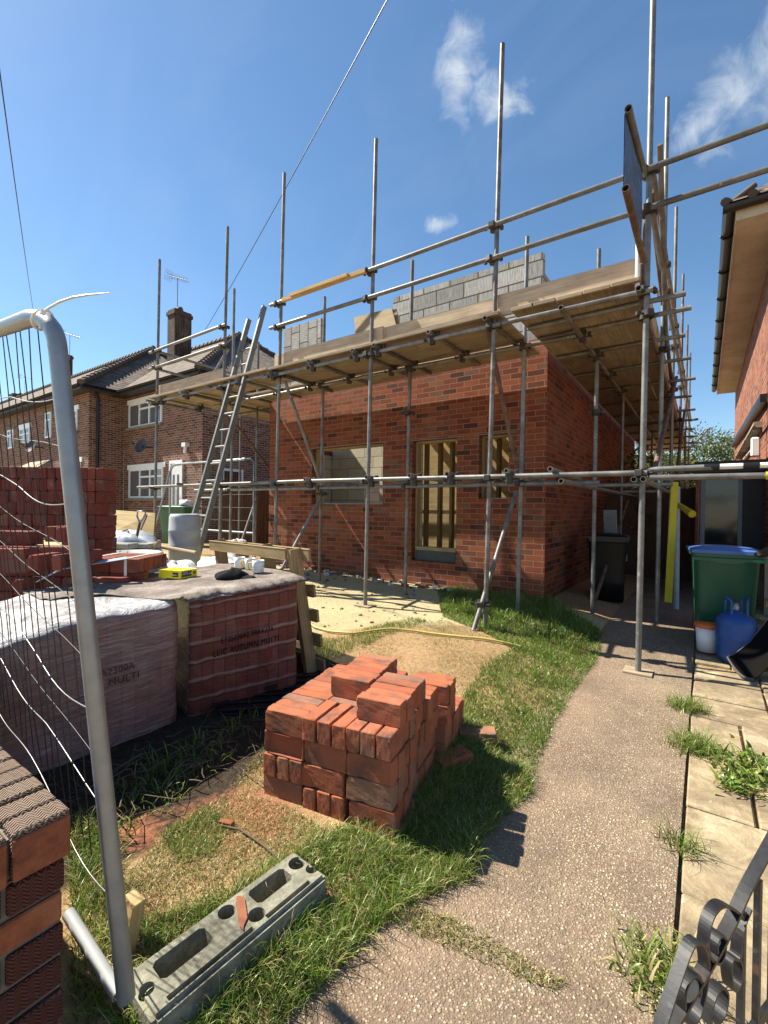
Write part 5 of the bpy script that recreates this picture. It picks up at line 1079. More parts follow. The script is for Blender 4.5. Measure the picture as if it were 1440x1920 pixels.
# ---------------------------------------------------------------- bins, bottle, bits on the right
def bin_(name, label, c, yaw, w, d, h, body, lid, cat='wheelie bin'):
    root = thing(name, label, cat, c); x = Vector((math.cos(yaw), math.sin(yaw), 0)); y = Vector((-x.y, x.x, 0)); c = Vector(c)
    mb = MB(); lev = [(.80, .78, .05), (.84, .82, .35), (.93, .95, .88), (.95, .97, .90), (1.04, 1.06, .905), (1.04, 1.06, .955), (1.0, 1.0, .96)]
    rings = []
    for sx, sy, t in lev:
        a, b, r = w/2*sx, d/2*sy, .045; ring = []
        for cx, cy, a0 in ((1, 1, 0), (-1, 1, 90), (-1, -1, 180), (1, -1, 270)):
            for k in range(4): th = R(a0+k*30); ring.append(c+x*(cx*(a-r)+r*math.cos(th))+y*(cy*(b-r)+r*math.sin(th))+Vector((0, 0, h*t)))
        rings.append(ring)
    n = len(rings[0])
    for i in range(len(rings)-1):
        for j in range(n): j2 = (j+1) % n; mb.face([rings[i][j], rings[i][j2], rings[i+1][j2], rings[i+1][j]], smooth=i < 2)
    mb.face(rings[-1]); mb.face(rings[0][::-1]); mb.build('body', MT[body], root)
    mb = MB(); nx, ny = 12, 10
    def lp(u, v, dz=0): return c+x*((u-.5)*w*1.07)+y*((v-.5)*d*1.08)+Vector((0, 0, h*.962+.012+.038*(math.sin(u*math.pi)**.6)*(math.sin(v*math.pi)**.5)+(.012 if .18 < v < .36 and .1 < u < .9 else 0)+dz))
    for i in range(nx):
        for j in range(ny): mb.face([lp(i/nx, j/ny), lp((i+1)/nx, j/ny), lp((i+1)/nx, (j+1)/ny), lp(i/nx, (j+1)/ny)], smooth=True)
    for i in range(nx):
        for v in (0, 1): f = [lp(i/nx, v, -.03), lp((i+1)/nx, v, -.03), lp((i+1)/nx, v), lp(i/nx, v)]; mb.face(f if v == 0 else f[::-1])
    for j in range(ny):
        for u in (0, 1): f = [lp(u, j/ny, -.03), lp(u, (j+1)/ny, -.03), lp(u, (j+1)/ny), lp(u, j/ny)]; mb.face(f if u == 1 else f[::-1])
    mb.build('lid', MT[lid], root)
    mb = MB(); mb.tube(c-x*w*.42+y*(d*.58)+Vector((0, 0, h*.93)), c+x*w*.42+y*(d*.58)+Vector((0, 0, h*.93)), .016, 8); mb.build('handle', MT[lid], root)
    for sg in (-1, 1): mb = MB(); q = c+x*sg*w*.36+y*d*.40+Vector((0, 0, .1)); mb.tube(q-x*.025, q+x*.025, .1, 14); mb.build('wheel', MT['black_plastic'], root)
    return root, x, y
gp = Zp(1355, 1212, .05)
g, x, y = bin_('wheelie_bin', 'green wheelie bin with blue lid beside the right house', (.17, 5.93, base_z(0, 5.9)), .10, .56, .62, .96, 'green_plastic', 'blue_lid')
mb = MB(); c = Vector((.17, 5.93, 0)); pts = [c-y*.337+x*u+Vector((0, 0, z)) for u, z in ((-.29, .955), (-.29, .925), (-.14, .925), (-.08, .905), (.08, .905), (.14, .925), (.29, .925), (.29, .955))]; mb.face(pts); mb.build('front_lip', MT['green_plastic'], g)
bb, x, y = bin_('wheelie_bin', 'black wheelie bin in deep shade against the new brick wall', (-1.12, 7.2, base_z(0, 7)), .12, .52, .60, .98, 'black_plastic', 'black_plastic')
mb = MB(); q = Zp(1169, 1056, .1); lettering('13', (-.865, 7.0, .72), (0, 1, 0), (0, 0, 1), .12, MT['white_print'], bb)
mb = MB(); mb.obox((-1.16, 7.62, 1.24), (.09, 0, 0), (0, .015, .02), (0, -.05, .17), cham=.004); mb.build('grey_board', MT['grey_paint'], top='small grey board standing upright behind the black wheelie bin', cat='board')
# gas bottle
gb = thing('gas_bottle', 'blue gas bottle standing in front of the green bin', 'gas bottle', (.255, 5.28, base_z(0, 5.25))); mb = MB(); gc = Vector((.255, 5.28, base_z(0, 5.25)))
mb.lathe([(0, .0), (.13, .0), (.135, .025), (.15, .05), (.154, .08), (.154, .215), (.1565, .222), (.154, .23), (.154, .345), (.148, .375), (.125, .41), (.085, .435), (.035, .45), (.03, .47), (0, .47)], gc, 28); mb.build('body', MT['gas_blue'], gb)
mb = MB()
for a0 in (.35, 3.5): mb.path([gc+Vector((.085*math.cos(a0+t), .085*math.sin(a0+t), zz)) for t, zz in ((-.75, .42), (-.75, .54), (-.7, .565), (-.35, .575), (0, .577), (.35, .575), (.7, .565), (.75, .54), (.75, .42))], .011, 7)
mb.build('guard_handle', MT['gas_blue'], gb); mb = MB(); mb.lathe([(.022, .46), (.024, .50), (.016, .53), (0, .53)], gc, 12); mb.build('valve', MT['galv_bright'], gb)
# white tub with orange lid
p = Zp(1330, 1222, .06); mb = MB(); wb = thing('paint_tub', 'white plastic tub with orange lid squeezed between the bins', 'tub', (.055, 5.42, .06)); c = Vector((.045, 5.44, .06)); mb.lathe([(0, 0), (.085, 0), (.1, .23), (.0, .23)], c, 20); mb.build('tub', MT['white_plastic'], wb)
mb = MB(); mb.lathe([(0, .231), (.112, .231), (.115, .245), (.11, .265), (0, .275)], c, 20); mb.build('lid', MT['orange_plastic'], wb)
# rolled door mat standing against the gate post
dm = thing('door_mat', 'black door mat with grey rubber edge curled up beside the blue gas bottle', 'door mat', (.4, 5.1, 0)); mb, m2 = MB(), MB(); n = 20
mA, mB, mC, mD = Vector((.47, 5.26, .46)), Vector((.185, 5.0, .14)), Vector((.36, 4.86, .02)), Vector((.60, 5.02, .30))
def mp(u, v): # u left to right, v bottom to top
    q = (mB*(1-u)+mC*u)*(1-v)+(mA*(1-u)+mD*u)*v; return q+Vector((-.02*math.sin(v*3.14)*(1-u), -.03*math.sin(u*3.14)*(1-v)+.10*math.sin(u*3.14)*v, -.05*math.sin(u*3.14)*(1-v)-.075*math.sin(v*3.14)*(1-u)))
for i in range(n):
    for j in range(n):
        f = [mp((i+a)/n, (j+b)/n) for a, b in ((0, 0), (1, 0), (1, 1), (0, 1))]; mb.face(f, smooth=True); mb.face([k+Vector((.006, .012, -.004)) for k in f][::-1], smooth=True)
m2.path([mp(i/n, 0.) for i in range(n+1)], [.008+.010*i/n for i in range(n+1)], 7); m2.path([mp(0, j/n) for j in range(n+1)], .006, 6); mb.build('pile', MT['mat_black'], dm); m2.build('edge', MT['mat_edge'], dm)
# grey gate post and bolt at the right edge
gg = thing('grey_gate', 'grey boarded side gate with a rusty bolt at the right edge', 'gate', (.5, 5.0, 0)); mb = MB(); mb.obox((.70, 5.32, .51), (.21, .02, 0), (-.002, .02, 0), (0, 0, .49), cham=.004); mb.build('board_panel', MT['grey_paint'], gg)
mb = MB(); mb.tube((.47, 5.18, .62), (.66, 5.2, .62), .022, 10); mb.tube((.45, 5.18, .62), (.472, 5.18, .62), .04, 12); mb.build('bolt', MT['rust'], gg); mb = MB(); mb.beam((.42, 5.35, 1.02), (.75, 4.9, 1.3), .1, .04); mb.build('dark_brace', MT['dark_roof'], gg)
# yellow sleeve and pads
mb = MB(); a, b = Yp(1265, 905, 6.24), Yp(1253, 1128, 6.2); mb.beam(a, b, .058, .03, (.3, -1, 0), cham=.006); mb.build('foam_pole_guard', MT['yellow'], top='tall yellow foam guard strapped to the second side pole in the alley', cat='foam guard')
mb = MB(); a, b = Dp(1267, 943, 6.2), Dp(1298, 964, 5.7); mb.tube(a, b, .03, 12, r2=.045); mb.build('foam_tube_sleeve', MT['yellow'], top='short yellow foam sleeve on a tube end above the green bin', cat='foam sleeve')
mb = MB(); a, b = Xp(1278, 905, -.36), Xp(1272, 1090, -.36); mb.tube((-.30, 7.3, 1.75), (-.29, 7.3, .1), .035, 12); mb.build('white_drain_pipe', MT['barrel'], top='pale plastic drain pipe standing upright behind the yellow foam guard', cat='pipe')
# ---------------------------------------------------------------- iron gate, bottom right
gA, gB = Vector((-.047, .912, 0)), Vector((.131, 1.32, 0)); gd = (gB-gA).normalized(); gn = Vector((gd.y, -gd.x, 0))
ig = thing('iron_gate', 'black wrought iron garden gate with scrolls and rust in the bottom right', 'gate', (.05, 1.1, 0))
def G(px, py): return Pp(px, py, gA, gn)
def ribbon(pts, wd, th, mat_i, mb, sub=5):
    P = [G(*p) for p in pts]; Q = []
    for i in range(len(P)-1):
        a, b, c, d = P[max(i-1, 0)], P[i], P[i+1], P[min(i+2, len(P)-1)]
        for k in range(sub): t = k/sub; Q.append(.5*((2*b)+(c-a)*t+(2*a-5*b+4*c-d)*t*t+(3*b-a-3*c+d)*t*t*t))
    Q.append(P[-1]); sec = []
    for i, q in enumerate(Q):
        t = (Q[min(i+1, len(Q)-1)]-Q[max(i-1, 0)]).normalized(); s_ = t.cross(gn).normalized(); sec.append([q+gn*wd/2+s_*th/2, q-gn*wd/2+s_*th/2, q-gn*wd/2-s_*th/2, q+gn*wd/2-s_*th/2])
    for i in range(len(sec)-1):
        for j in range(4): j2 = (j+1) % 4; mb.face([sec[i][j], sec[i][j2], sec[i+1][j2], sec[i+1][j]], smooth=False)
    mb.face(sec[0][::-1]); mb.face(sec[-1])
s = NT('worn_black_iron'); o = s.co('Object'); n = s.noise(o, 26, 6, .7); n2 = s.noise(o, 9, 4); col = s.ramp(n, [(.4, (.010, .010, .011)), (.62, (.022, .022, .023)), (.76, (.10, .10, .095))]); col = s.mix(s.ramp(n2, [(.60, 0.), (.70, .75)]), col, s.ramp(n, [(.3, (.10, .045, .025)), (.7, (.20, .11, .07))])); MT['iron'] = s.pr(col, .5, 0., s.bump(n, .3, .002))
mb = MB(); ribbon([(1470, 1530), (1440, 1588), (1400, 1662), (1372, 1722), (1340, 1782), (1300, 1850), (1250, 1935), (1200, 2020)], .022, .008, 0, mb); mb.build('top_rail', MT['iron'], ig)
for pts in ([(1228, 1960), (1245, 1900), (1268, 1830), (1290, 1772), (1306, 1763), (1318, 1785), (1320, 1820), (1312, 1865), (1302, 1900), (1288, 1915), (1277, 1895), (1276, 1855), (1288, 1828), (1300, 1822), (1306, 1840), (1302, 1862)],
            [(1318, 1768), (1322, 1735), (1332, 1708), (1348, 1694), (1368, 1700), (1382, 1712)], [(1318, 1768), (1324, 1790), (1340, 1800), (1350, 1780), (1351, 1755), (1344, 1748), (1336, 1762), (1336, 1782)],
            [(1400, 1700), (1385, 1740), (1379, 1790), (1366, 1792), (1362, 1815), (1368, 1850), (1380, 1838), (1382, 1805), (1376, 1790)], [(1322, 1915), (1330, 1870), (1345, 1845), (1356, 1860), (1350, 1895), (1336, 1912), (1326, 1900)]):
    mb = MB(); ribbon(pts, .020, .005, 0, mb); mb.build('scroll', MT['iron'], ig)
for px in (1392, 1422, 1450):
    a = G(px, 1700 if px < 1400 else 1640); mb = MB(); mb.beam((a.x, a.y, .12), (a.x, a.y, a.z-.01), .012, .012, gn); mb.build('upright', MT['iron'], ig)
mb = MB(); a = G(1245, 1935); b = G(1470, 1700); mb.beam((a.x, a.y, .3), (a.x+gd.x*.6, a.y+gd.y*.6, .3), .01, .025, (0, 0, 1)); mb.build('lower_rail', MT['iron'], ig)
# ---------------------------------------------------------------- mid-ground bits on the left
pw = thing('plywood_board', 'yellow plywood sheet propped on edge left of the ladder', 'plywood', Dp(245, 1000, 6.3)); a, b, c, d_ = Dp(200, 955, 6.6), Dp(291, 962, 6.6), Dp(286, 1024, 6.1), Dp(203, 1000, 6.1)
mb = MB(); nrm = (b-a).cross(d_-a).normalized()*.018; mb.face([d_, c, b, a], grain=(b-a).normalized()); mb.face([k+nrm for k in (a, b, c, d_)]); P = [a, b, c, d_]
for i in range(4): mb.face([P[i], P[(i+1) % 4], P[(i+1) % 4]+nrm, P[i]+nrm])
mb.build('sheet', MT['ply_yellow'], pw)
for p, q in (((219, 964), (204, 1001)), ((287, 965), (262, 1008))): mb = MB(); mb.beam(Dp(*p, 6.45)-Vector((0, .1, 0)), Dp(*q, 6.1)-Vector((0, .05, 0)), .04, .03); mb.build('cross_batten', MT['rust'], pw)
mb = MB(); mb.beam(Dp(200, 1002, 6.0), Dp(285, 1022, 5.8), .04, .06); mb.tube(Dp(286, 1022, 5.6), Dp(368, 1037, 5.2), .025, 8); mb.build('timber_pole', MT['board'], top='long pale timber pole lying low behind the ladder foot', cat='pole')
fk = thing('garden_fork', 'upright garden fork with a metal D handle in front of the plywood', 'fork', Dp(250, 1040, 5.4)); mb = MB(); a, b = Dp(249, 1042, 5.4), Dp(262, 980, 5.5); mb.tube(a, b, .016, 8); mb.build('shaft', MT['rust'], fk); mb = MB(); mb.path([Dp(262, 980, 5.5), Dp(257, 968, 5.5), Dp(258, 959, 5.5), Dp(273, 959, 5.5), Dp(272, 967, 5.5), Dp(262, 980, 5.5)], .011, 6); mb.build('handle', MT['galv_bright'], fk)
mb = MB(); a, b = Dp(288, 1028, 5.3), Dp(299, 1013, 5.3); mb.tube(a, b, .018, 8); mb.tube(Dp(285, 1027, 5.3), Dp(265, 1052, 5.25), .015, 8); mb.build('shovel_handle', MT['plank_old'], top='old timber shovel handle poking up between the fork and ladder', cat='shovel')
brl = Dp(346, 1042, 6.0); mb = MB(); k = .195
bz = brl.z-.10; mb.lathe([(0, 0), (k*.9, 0), (k, .04), (k, .22), (k*1.04, .235), (k, .25), (k, .42), (k*1.04, .435), (k, .45), (k*.98, .60), (k*.9, .645), (k*.85, .65), (k*.82, .635), (0, .635)], (brl.x, brl.y, bz), 26); mb.build('plastic_barrel', MT['barrel'], top='dirty white plastic barrel standing behind the ladder', cat='barrel')
tubs = Dp(238, 1066, 4.6); mb = MB(); mb.lathe([(0, 0), (.24, 0), (.3, .22), (.33, .3), (.33, .34), (.29, .345), (.25, .2), (0, .04)], (tubs.x, tubs.y, tubs.z-.18), 26); mb.build('mixing_tub', MT['tyre'], top='round white mixing tub beyond the low strapped pack', cat='tub')
def lump(name, label, cat, c, rx, ry, rz, mat, seed, rot=0):
    mb = MB(); rr = random.Random(seed); ph = [rr.uniform(0, 6) for _ in range(6)]; nu, nv = 22, 10
    def q(i, j):
        a = 2*math.pi*i/nu; t = j/nv*math.pi/2; s_ = 1+.13*math.sin(3*a+ph[0]+t*3)+.08*math.sin(5*a+ph[1])*math.cos(t*4+ph[2])+.04*math.sin(11*a+t*9+ph[3]); r = math.cos(t)**.6; X = rx*r*s_*math.cos(a); Y = ry*r*s_*math.sin(a)
        return (c[0]+X*math.cos(rot)-Y*math.sin(rot), c[1]+X*math.sin(rot)+Y*math.cos(rot), c[2]+rz*math.sin(t)*s_)
    for i in range(nu):
        for j in range(nv): mb.face([q(i, j), q(i+1, j), q(i+1, j+1), q(i, j+1)], smooth=True)
    return mb.build(name, mat, top=label, cat=cat)
p = Dp(330, 1050, 4.7); lump('sack', 'white builders sack slumped behind the yellow box', 'sack', (p.x, p.y, p.z-.2), .34, .2, .17, MT['bag'], 1); p = Dp(415, 1040, 4.6); lump('sack', 'white sack lying behind the pallet posts near the ladder foot', 'sack', (p.x, p.y, p.z-.24), .3, .22, .2, MT['bag'], 2); p = Dp(444, 1012, 4.9); lump('sack', 'green printed white sack seen through the pallet', 'sack', (p.x, p.y, p.z-.24), .15, .12, .22, MT['bag'], 3)
p = Dp(240, 1012, 5.6); lump('tarpaulin_bundle', 'grey tarpaulin bundle under the propped plywood', 'tarpaulin', (p.x, p.y, p.z-.25), .5, .3, .32, MT['tar'], 4, .4)
for i, (px, dep) in enumerate(((225, 5.3), (262, 5.4))): p = Dp(px, 1030, dep); mb = MB(); mb.obox((p.x, p.y, p.z-.02), (.2, .08, 0), (-.04, .1, 0), (0, 0, .1), cham=.01); mb.build('concrete_block', MT['block'], top=('grey concrete block lying under the left end of the plywood', 'grey concrete block beside the fork shaft')[i], cat='block')
# left neighbour's bin with bags on top
p = Yp(336, 985, 7.2); b3, _, _ = bin_('wheelie_bin', 'dark green bin with rubbish on its lid before the white front door', (p.x, 7.2, .3), .2, 1.0, .6, 1.12, 'green_plastic', 'green_plastic')
q = Yp(343, 938, 7.15); lump('rubbish_bag', 'crumpled pale rubbish bag on the dark green bin lid', 'bag', (q.x+.05, 7.2, 1.43), .2, .16, .14, MT['bag'], 6)
# second mesh fence panel across the drive
def panel2():
    root = thing('mesh_fence_panel', 'galvanised mesh fence panel standing beyond the ladder', 'fence panel', Dp(330, 1000, 6.4)); a, b = Dp(318, 1000, 6.5), Dp(384, 1000, 6.6)
    Pa = Yp(318, 1010, 5.9); Pb = Vector((-7.1, 5.75, Pa.z)); zt = Yp(320, 872, 5.9).z; dd = (Pb-Pa); dd.z = 0; L = dd.length; dd.normalize(); z0 = .35
    def q(u, z): return Vector((Pa.x, Pa.y, 0))+dd*u+Vector((0, 0, z))
    mb = MB(); mb.path([q(0, z0), q(0, zt-.14), q(.03, zt-.05), q(.12, zt), q(L-.1, zt-.02), q(L, zt-.1), q(L, z0)], .021, 8); mb.tube(q(0, z0+.55), q(L, z0+.55), .017, 8); mb.build('tube_frame', MT['galv_bright'], root); mb = MB()
    for i in range(1, int(L/.06)): mb.tube(q(i*.06, z0), q(i*.06, zt-.01), .0016, 4, caps=False)
    for i in range(1, 6): mb.tube(q(0, z0+i*.26), q(L, z0+i*.26), .002, 4, caps=False)
    mb.build('wire_mesh', MT['wire'], root)
    r2 = thing('mesh_fence_panel', 'mesh fence panel leaning at an angle against the standing one', 'fence panel', q(.3, .3)); off = Vector((.25, -.5, 0)); mb = MB(); mb.path([q(-.25, z0)+off, q(.05, zt-.16)+off*.1, q(.12, zt-.04), q(.24, zt+.01), q(L-.15, zt-.05)-Vector((0, .1, 0))], .021, 8); mb.build('tube_frame', MT['galv_bright'], r2)
panel2()
# brown fence beyond
bf = thing('boarded_fence', 'brown boarded garden fence between the two houses', 'fence', (-9.2, 8, .2))
mb = MB()
for i in range(60): mb.box(-9.21, -9.19+.006*(i % 2), 6.5+i*.12, 6.5+i*.12+.115, .3, 1.95+.01*(i % 3)); 
mb.build('boards', MT['fence_wood'], bf)
for i in range(4): mb = MB(); mb.box(-9.29, -9.213, 6.5+i*2, 6.6+i*2, .2, 2.02); mb.build('post', MT['fence_wood'], bf)
# hose, cables
mb = MB(); pts = []
for px, py in ((575, 1170), (590, 1180), (625, 1189), (665, 1194), (700, 1191), (735, 1188), (780, 1190), (820, 1194), (870, 1200), (930, 1203), (1000, 1206)):
    q = Zp(px, py, .16); q.z = gz(q.x, q.y)+.022; pts.append(q)
sm = []
for a, b in zip(pts[:-1], pts[1:]): sm += [a.lerp(b, t) for t in (0, .33, .66)]
for q in sm: q.z = gz(q.x, q.y)+.02
mb.path(sm, .011, 8); mb.build('garden_hose', MT['hose'], top='yellow garden hose trailing across the front garden', cat='hose')
def cable(label, a, b, sag, r): mb = MB(); mb.path([a.lerp(b, t)-Vector((0, 0, sag*4*t*(1-t))) for t in np.linspace(0, 1, 24)], r, 5); return mb.build('overhead_cable', MT['black_plastic'], top=label, cat='cable')
cable('long black overhead cable rising to the top of the picture from the left house', Dp(742, -30, 6.0), Dp(379, 628, 18.0), .12, .009); cable('short black overhead cable at the far left of the sky', Dp(-4, 110, 7.0), Dp(62, 580, 22.0), .1, .011)
# twigs and litter by the packs; small stick and scraps
mb = MB(); rr = random.Random(21)
for i in range(120):
    t = rr.random(); x0 = -2.25+.33*t+rr.gauss(0, .13); y0 = .75+1.3*t+rr.gauss(0, .15)
    if x0 > -1.78-.15*t: x0 = -1.78-.15*t
    a = rr.uniform(0, 6.28); L = rr.uniform(.06, .3); z = gz(x0, y0)+rr.uniform(.004, .05); pts = [Vector((x0+math.cos(a)*L*k/3+rr.gauss(0, .008), y0+math.sin(a)*L*k/3+rr.gauss(0, .008), z+rr.uniform(0, .03)*k/3)) for k in range(4)]; mb.path(pts, rr.uniform(.0012, .0035), 4, caps=False)
mb.build('dry_twigs', MT['twig'], kind='stuff', label='dry twigs and dead stems littering the soil beside the packs', cat='twigs')
pts = [Zp(x_, y_, .075) for x_, y_ in ((415, 1548), (450, 1555), (490, 1582), (520, 1606))]; mb = MB(); mb.path(pts, .004, 6); mb.build('dead_stem', MT['twig'], top='thin dead plant stem lying on the straw coloured ground', cat='stem')
p = Zp(425, 1545, .07); mb = MB(); mb.obox((p.x, p.y, p.z+.008), (.03, .01, 0), (-.004, .012, 0), (0, 0, .007), cham=.003); mb.build('brick_chip', MT['old_orange'], top='small red brick chip on the straw coloured ground', cat='brick chip')
# ---------------------------------------------------------------- vegetation
def blades_mesh(name, P, Hs, Ws, tint, lean=.55, seed=0, mat='grass', **kw):
    """P: (n,3) roots; a three-segment bent blade each"""
    r = np.random.default_rng(seed); n = len(P); a = r.uniform(0, 2*np.pi, n); ln = np.abs(r.normal(lean, .28, n)); f = r.uniform(0, 2*np.pi, n)
    d = np.stack([np.cos(a), np.sin(a), np.zeros(n)], 1); w = np.stack([np.cos(f), np.sin(f), np.zeros(n)], 1)
    V_ = np.zeros((n, 7, 3)); lv = [(0, 1.), (.38, .8), (.75, .5)]
    for k, (t, wd) in enumerate(lv):
        c = P+d*(Hs*ln*t**1.7)[:, None]; c[:, 2] += Hs*(t-.30*ln*t*t); V_[:, 2*k] = c-w*(Ws*wd/2)[:, None]; V_[:, 2*k+1] = c+w*(Ws*wd/2)[:, None]
    c = P+d*(Hs*ln*1.0)[:, None]; c[:, 2] += Hs*(1-.30*ln-.15*ln*ln); V_[:, 6] = c
    off = (np.arange(n)*7)[:, None]; quads = np.concatenate([off+np.array([0, 1, 3, 2]), off+np.array([2, 3, 5, 4])], 1).reshape(-1, 4); tris = off+np.array([4, 5, 6])
    me = bpy.data.meshes.new(name); me.vertices.add(n*7); me.vertices.foreach_set('co', V_.reshape(-1))
    loops = np.concatenate([quads.reshape(-1), tris.reshape(-1)]); me.loops.add(len(loops)); me.loops.foreach_set('vertex_index', loops.astype(np.int32))
    nq, nt = len(quads), len(tris); st = np.concatenate([np.arange(nq)*4, nq*4+np.arange(nt)*3]); me.polygons.add(nq+nt); me.polygons.foreach_set('loop_start', st.astype(np.int32))
    try: me.polygons.foreach_set('loop_total', np.concatenate([np.full(nq, 4), np.full(nt, 3)]).astype(np.int32))
    except Exception: pass
    me.polygons.foreach_set('use_smooth', np.ones(nq+nt, bool)); me.update(calc_edges=True); me.validate()
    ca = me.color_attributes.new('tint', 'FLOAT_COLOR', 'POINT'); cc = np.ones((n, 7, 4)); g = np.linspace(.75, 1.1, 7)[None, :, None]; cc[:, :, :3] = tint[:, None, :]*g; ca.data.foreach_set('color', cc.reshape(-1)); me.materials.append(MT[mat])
    o = bpy.data.objects.new(name, me); COL.objects.link(o)
    for k, v in kw.items(): o[k] = v
    return o
def scatter(poly, n, seed, fn=None):
    r = random.Random(seed); xs = [p[0] for p in poly]; ys = [p[1] for p in poly]; out = []
    tries = 0
    while len(out) < n and tries < n*60:
        tries += 1; x, y = r.uniform(min(xs), max(xs)), r.uniform(min(ys), max(ys))
        if inpoly(x, y, poly) and (fn is None or r.random() < fn(x, y)): out.append((x, y, gz(x, y) if x < -.86 else base_z(x, y)+.004))
    return np.array(out) if out else np.zeros((0, 3))
def in_pile(x, y): q = Vector((x, y, 0))-O; return -.02 < q.dot(U) < .68 and -.03 < q.dot(W) < 1.02
ff_n, ff_x, ff_y, ff_L = n0, Vector((f0_.x-n0.x, f0_.y-n0.y, 0)).normalized(), None, Lf
def in_foot(x, y): q = Vector((x-ff_n.x, y-ff_n.y, 0)); v = q.dot(Vector((-ff_x.y, ff_x.x, 0))); return -.02 < q.dot(ff_x) < ff_L+.02 and -.10 < v < .10
def clump(x, y, s=3.): return .5+.5*math.sin(x*s*2.1+math.sin(y*s)*1.7)*math.sin(y*s*1.9+math.sin(x*s*1.3)*2.)
GREEN = np.array([(.12, .21, .025), (.17, .27, .035), (.085, .16, .022), (.24, .31, .06), (.14, .23, .04)]); DRY = np.array([(.42, .33, .14), (.52, .43, .22), (.32, .24, .10), (.36, .33, .12)])
def tints(n, dryp, seed):
    r = np.random.default_rng(seed); g = GREEN[r.integers(0, len(GREEN), n)]; d = DRY[r.integers(0, len(DRY), n)]; m = r.random(n) < dryp; t = np.where(m[:, None], d, g); return t*r.uniform(.75, 1.2, (n, 1))
def grass(name, label, polypx, n, hmin, hmax, w, dryp, seed, fn, lean=.55, zpl=.05):
    P = scatter(gpoly(polypx, zpl), n, seed, fn); k = len(P); r = np.random.default_rng(seed+50); Hs = r.uniform(hmin, hmax, k)*np.array([.55+.7*clump(x, y, 4) for x, y, _ in P]); Ws = r.uniform(w*.7, w*1.3, k)
    return blades_mesh(name, P, Hs, Ws, tints(k, dryp, seed), lean, seed, kind='stuff', label=label, category='grass')
free = lambda x, y: 0. if (in_pile(x, y) or in_foot(x, y)) else 1.
near = [(862, 1352), (905, 1400), (985, 1430), (1000, 1478), (900, 1570), (885, 1640), (760, 1690), (700, 1740), (560, 1880), (480, 1960), (200, 1960), (250, 1850), (420, 1780), (590, 1660), (575, 1600), (640, 1560), (735, 1575), (850, 1400)]
grass('long_grass', 'long lush green grass around the brick pile and concrete foot', near, 20000, .03, .12, .0030, .24, 1, lambda x, y: free(x, y)*(.35+.65*clump(x, y, 3)), .75, .03)
belt = [(820, 1135), (905, 1120), (1010, 1150), (1125, 1185), (1128, 1215), (1090, 1265), (1040, 1340), (1000, 1440), (930, 1470), (860, 1380), (868, 1310), (905, 1260), (960, 1230), (900, 1205), (830, 1180)]
grass('lawn_grass', 'green grass strip along the left edge of the path', belt, 46000, .022, .06, .0046, .06, 2, lambda x, y: free(x, y)*(.62+.38*clump(x, y, 2.6)), .6, .06)
belt2 = [(880, 1115), (1020, 1135), (1130, 1185), (1080, 1215), (900, 1190), (830, 1150)]
grass('lawn_grass', 'taller shaded grass against the foot of the brick wall', belt2, 7000, .08, .17, .005, .08, 3, lambda x, y: .4+.6*clump(x, y, 3), .55, .1)
dryp_ = [(590, 1215), (700, 1185), (830, 1175), (930, 1205), (955, 1235), (880, 1290), (860, 1350), (760, 1260), (640, 1240)]
grass('dry_grass', 'thin dry straw on the bare ground behind the brick pile', dryp_, 6500, .012, .04, .003, .86, 4, lambda x, y: free(x, y)*clump(x, y, 2), .9, .12)
str_ = [(560, 1200), (650, 1195), (770, 1160), (800, 1168), (700, 1205), (620, 1232), (560, 1250)]
grass('lawn_grass', 'narrow line of green grass beside the yellow hose', str_, 2600, .03, .07, .004, .2, 5, None, .5, .17)
mound = [(240, 1640), (300, 1570), (420, 1490), (500, 1395), (520, 1500), (620, 1560), (575, 1610), (420, 1720), (330, 1800), (262, 1800), (225, 1700)]
grass('dry_grass', 'straw and thin green grass on the sunlit mound by the fence pole', mound, 11000, .010, .035, .0026, .86, 6, lambda x, y: free(x, y)*(.25+.75*clump(x, y, 2.2)), .95, .06)
mg = [(300, 1560), (390, 1510), (440, 1540), (400, 1600), (330, 1610)]
grass('lawn_grass', 'small fresh green patch of grass on the straw mound', mg, 1300, .02, .055, .003, .25, 7, None, .6, .07)
mg2 = [(262, 1730), (420, 1690), (590, 1590), (600, 1640), (420, 1760), (265, 1850)]
grass('lawn_grass', 'grass along the far side of the concrete foot', mg2, 2600, .03, .10, .0034, .35, 8, free, .7, .05)
lw = [(128, 1560), (215, 1560), (240, 1700), (250, 1900), (140, 1920)]
grass('long_grass', 'grass growing between the old boundary wall and fence pole', lw, 2400, .03, .10, .003, .25, 9, free, .7, .05)
sh = [(200, 1480), (300, 1420), (480, 1330), (560, 1330), (520, 1370), (390, 1440), (280, 1540), (205, 1600)]
grass('shade_weeds', 'dark weeds in the shade along the foot of the wrapped packs', sh, 500, .04, .10, .006, .05, 10, lambda x, y: clump(x, y, 3), .8, .1)
cr = [(690, 1685), (760, 1690), (900, 1750), (1060, 1845), (1040, 1865), (860, 1790), (690, 1715)]
grass('crack_moss', 'dry moss and thin grass along the joint across the path', cr, 1500, .008, .03, .003, .75, 12, lambda x, y: .5+.5*clump(x, y, 6), .9, 0.)
tl_ = [('low green grass tuft on the slab joint nearest the scaffold pole', 1288, 1330, 420, .13, .10), ('spreading grass tuft on the slab joint, second from the scaffold pole', 1302, 1405, 430, .15, .11), ('thin spidery grass tuft on the slab joint near the iron gate', 1275, 1588, 110, .12, .07)]
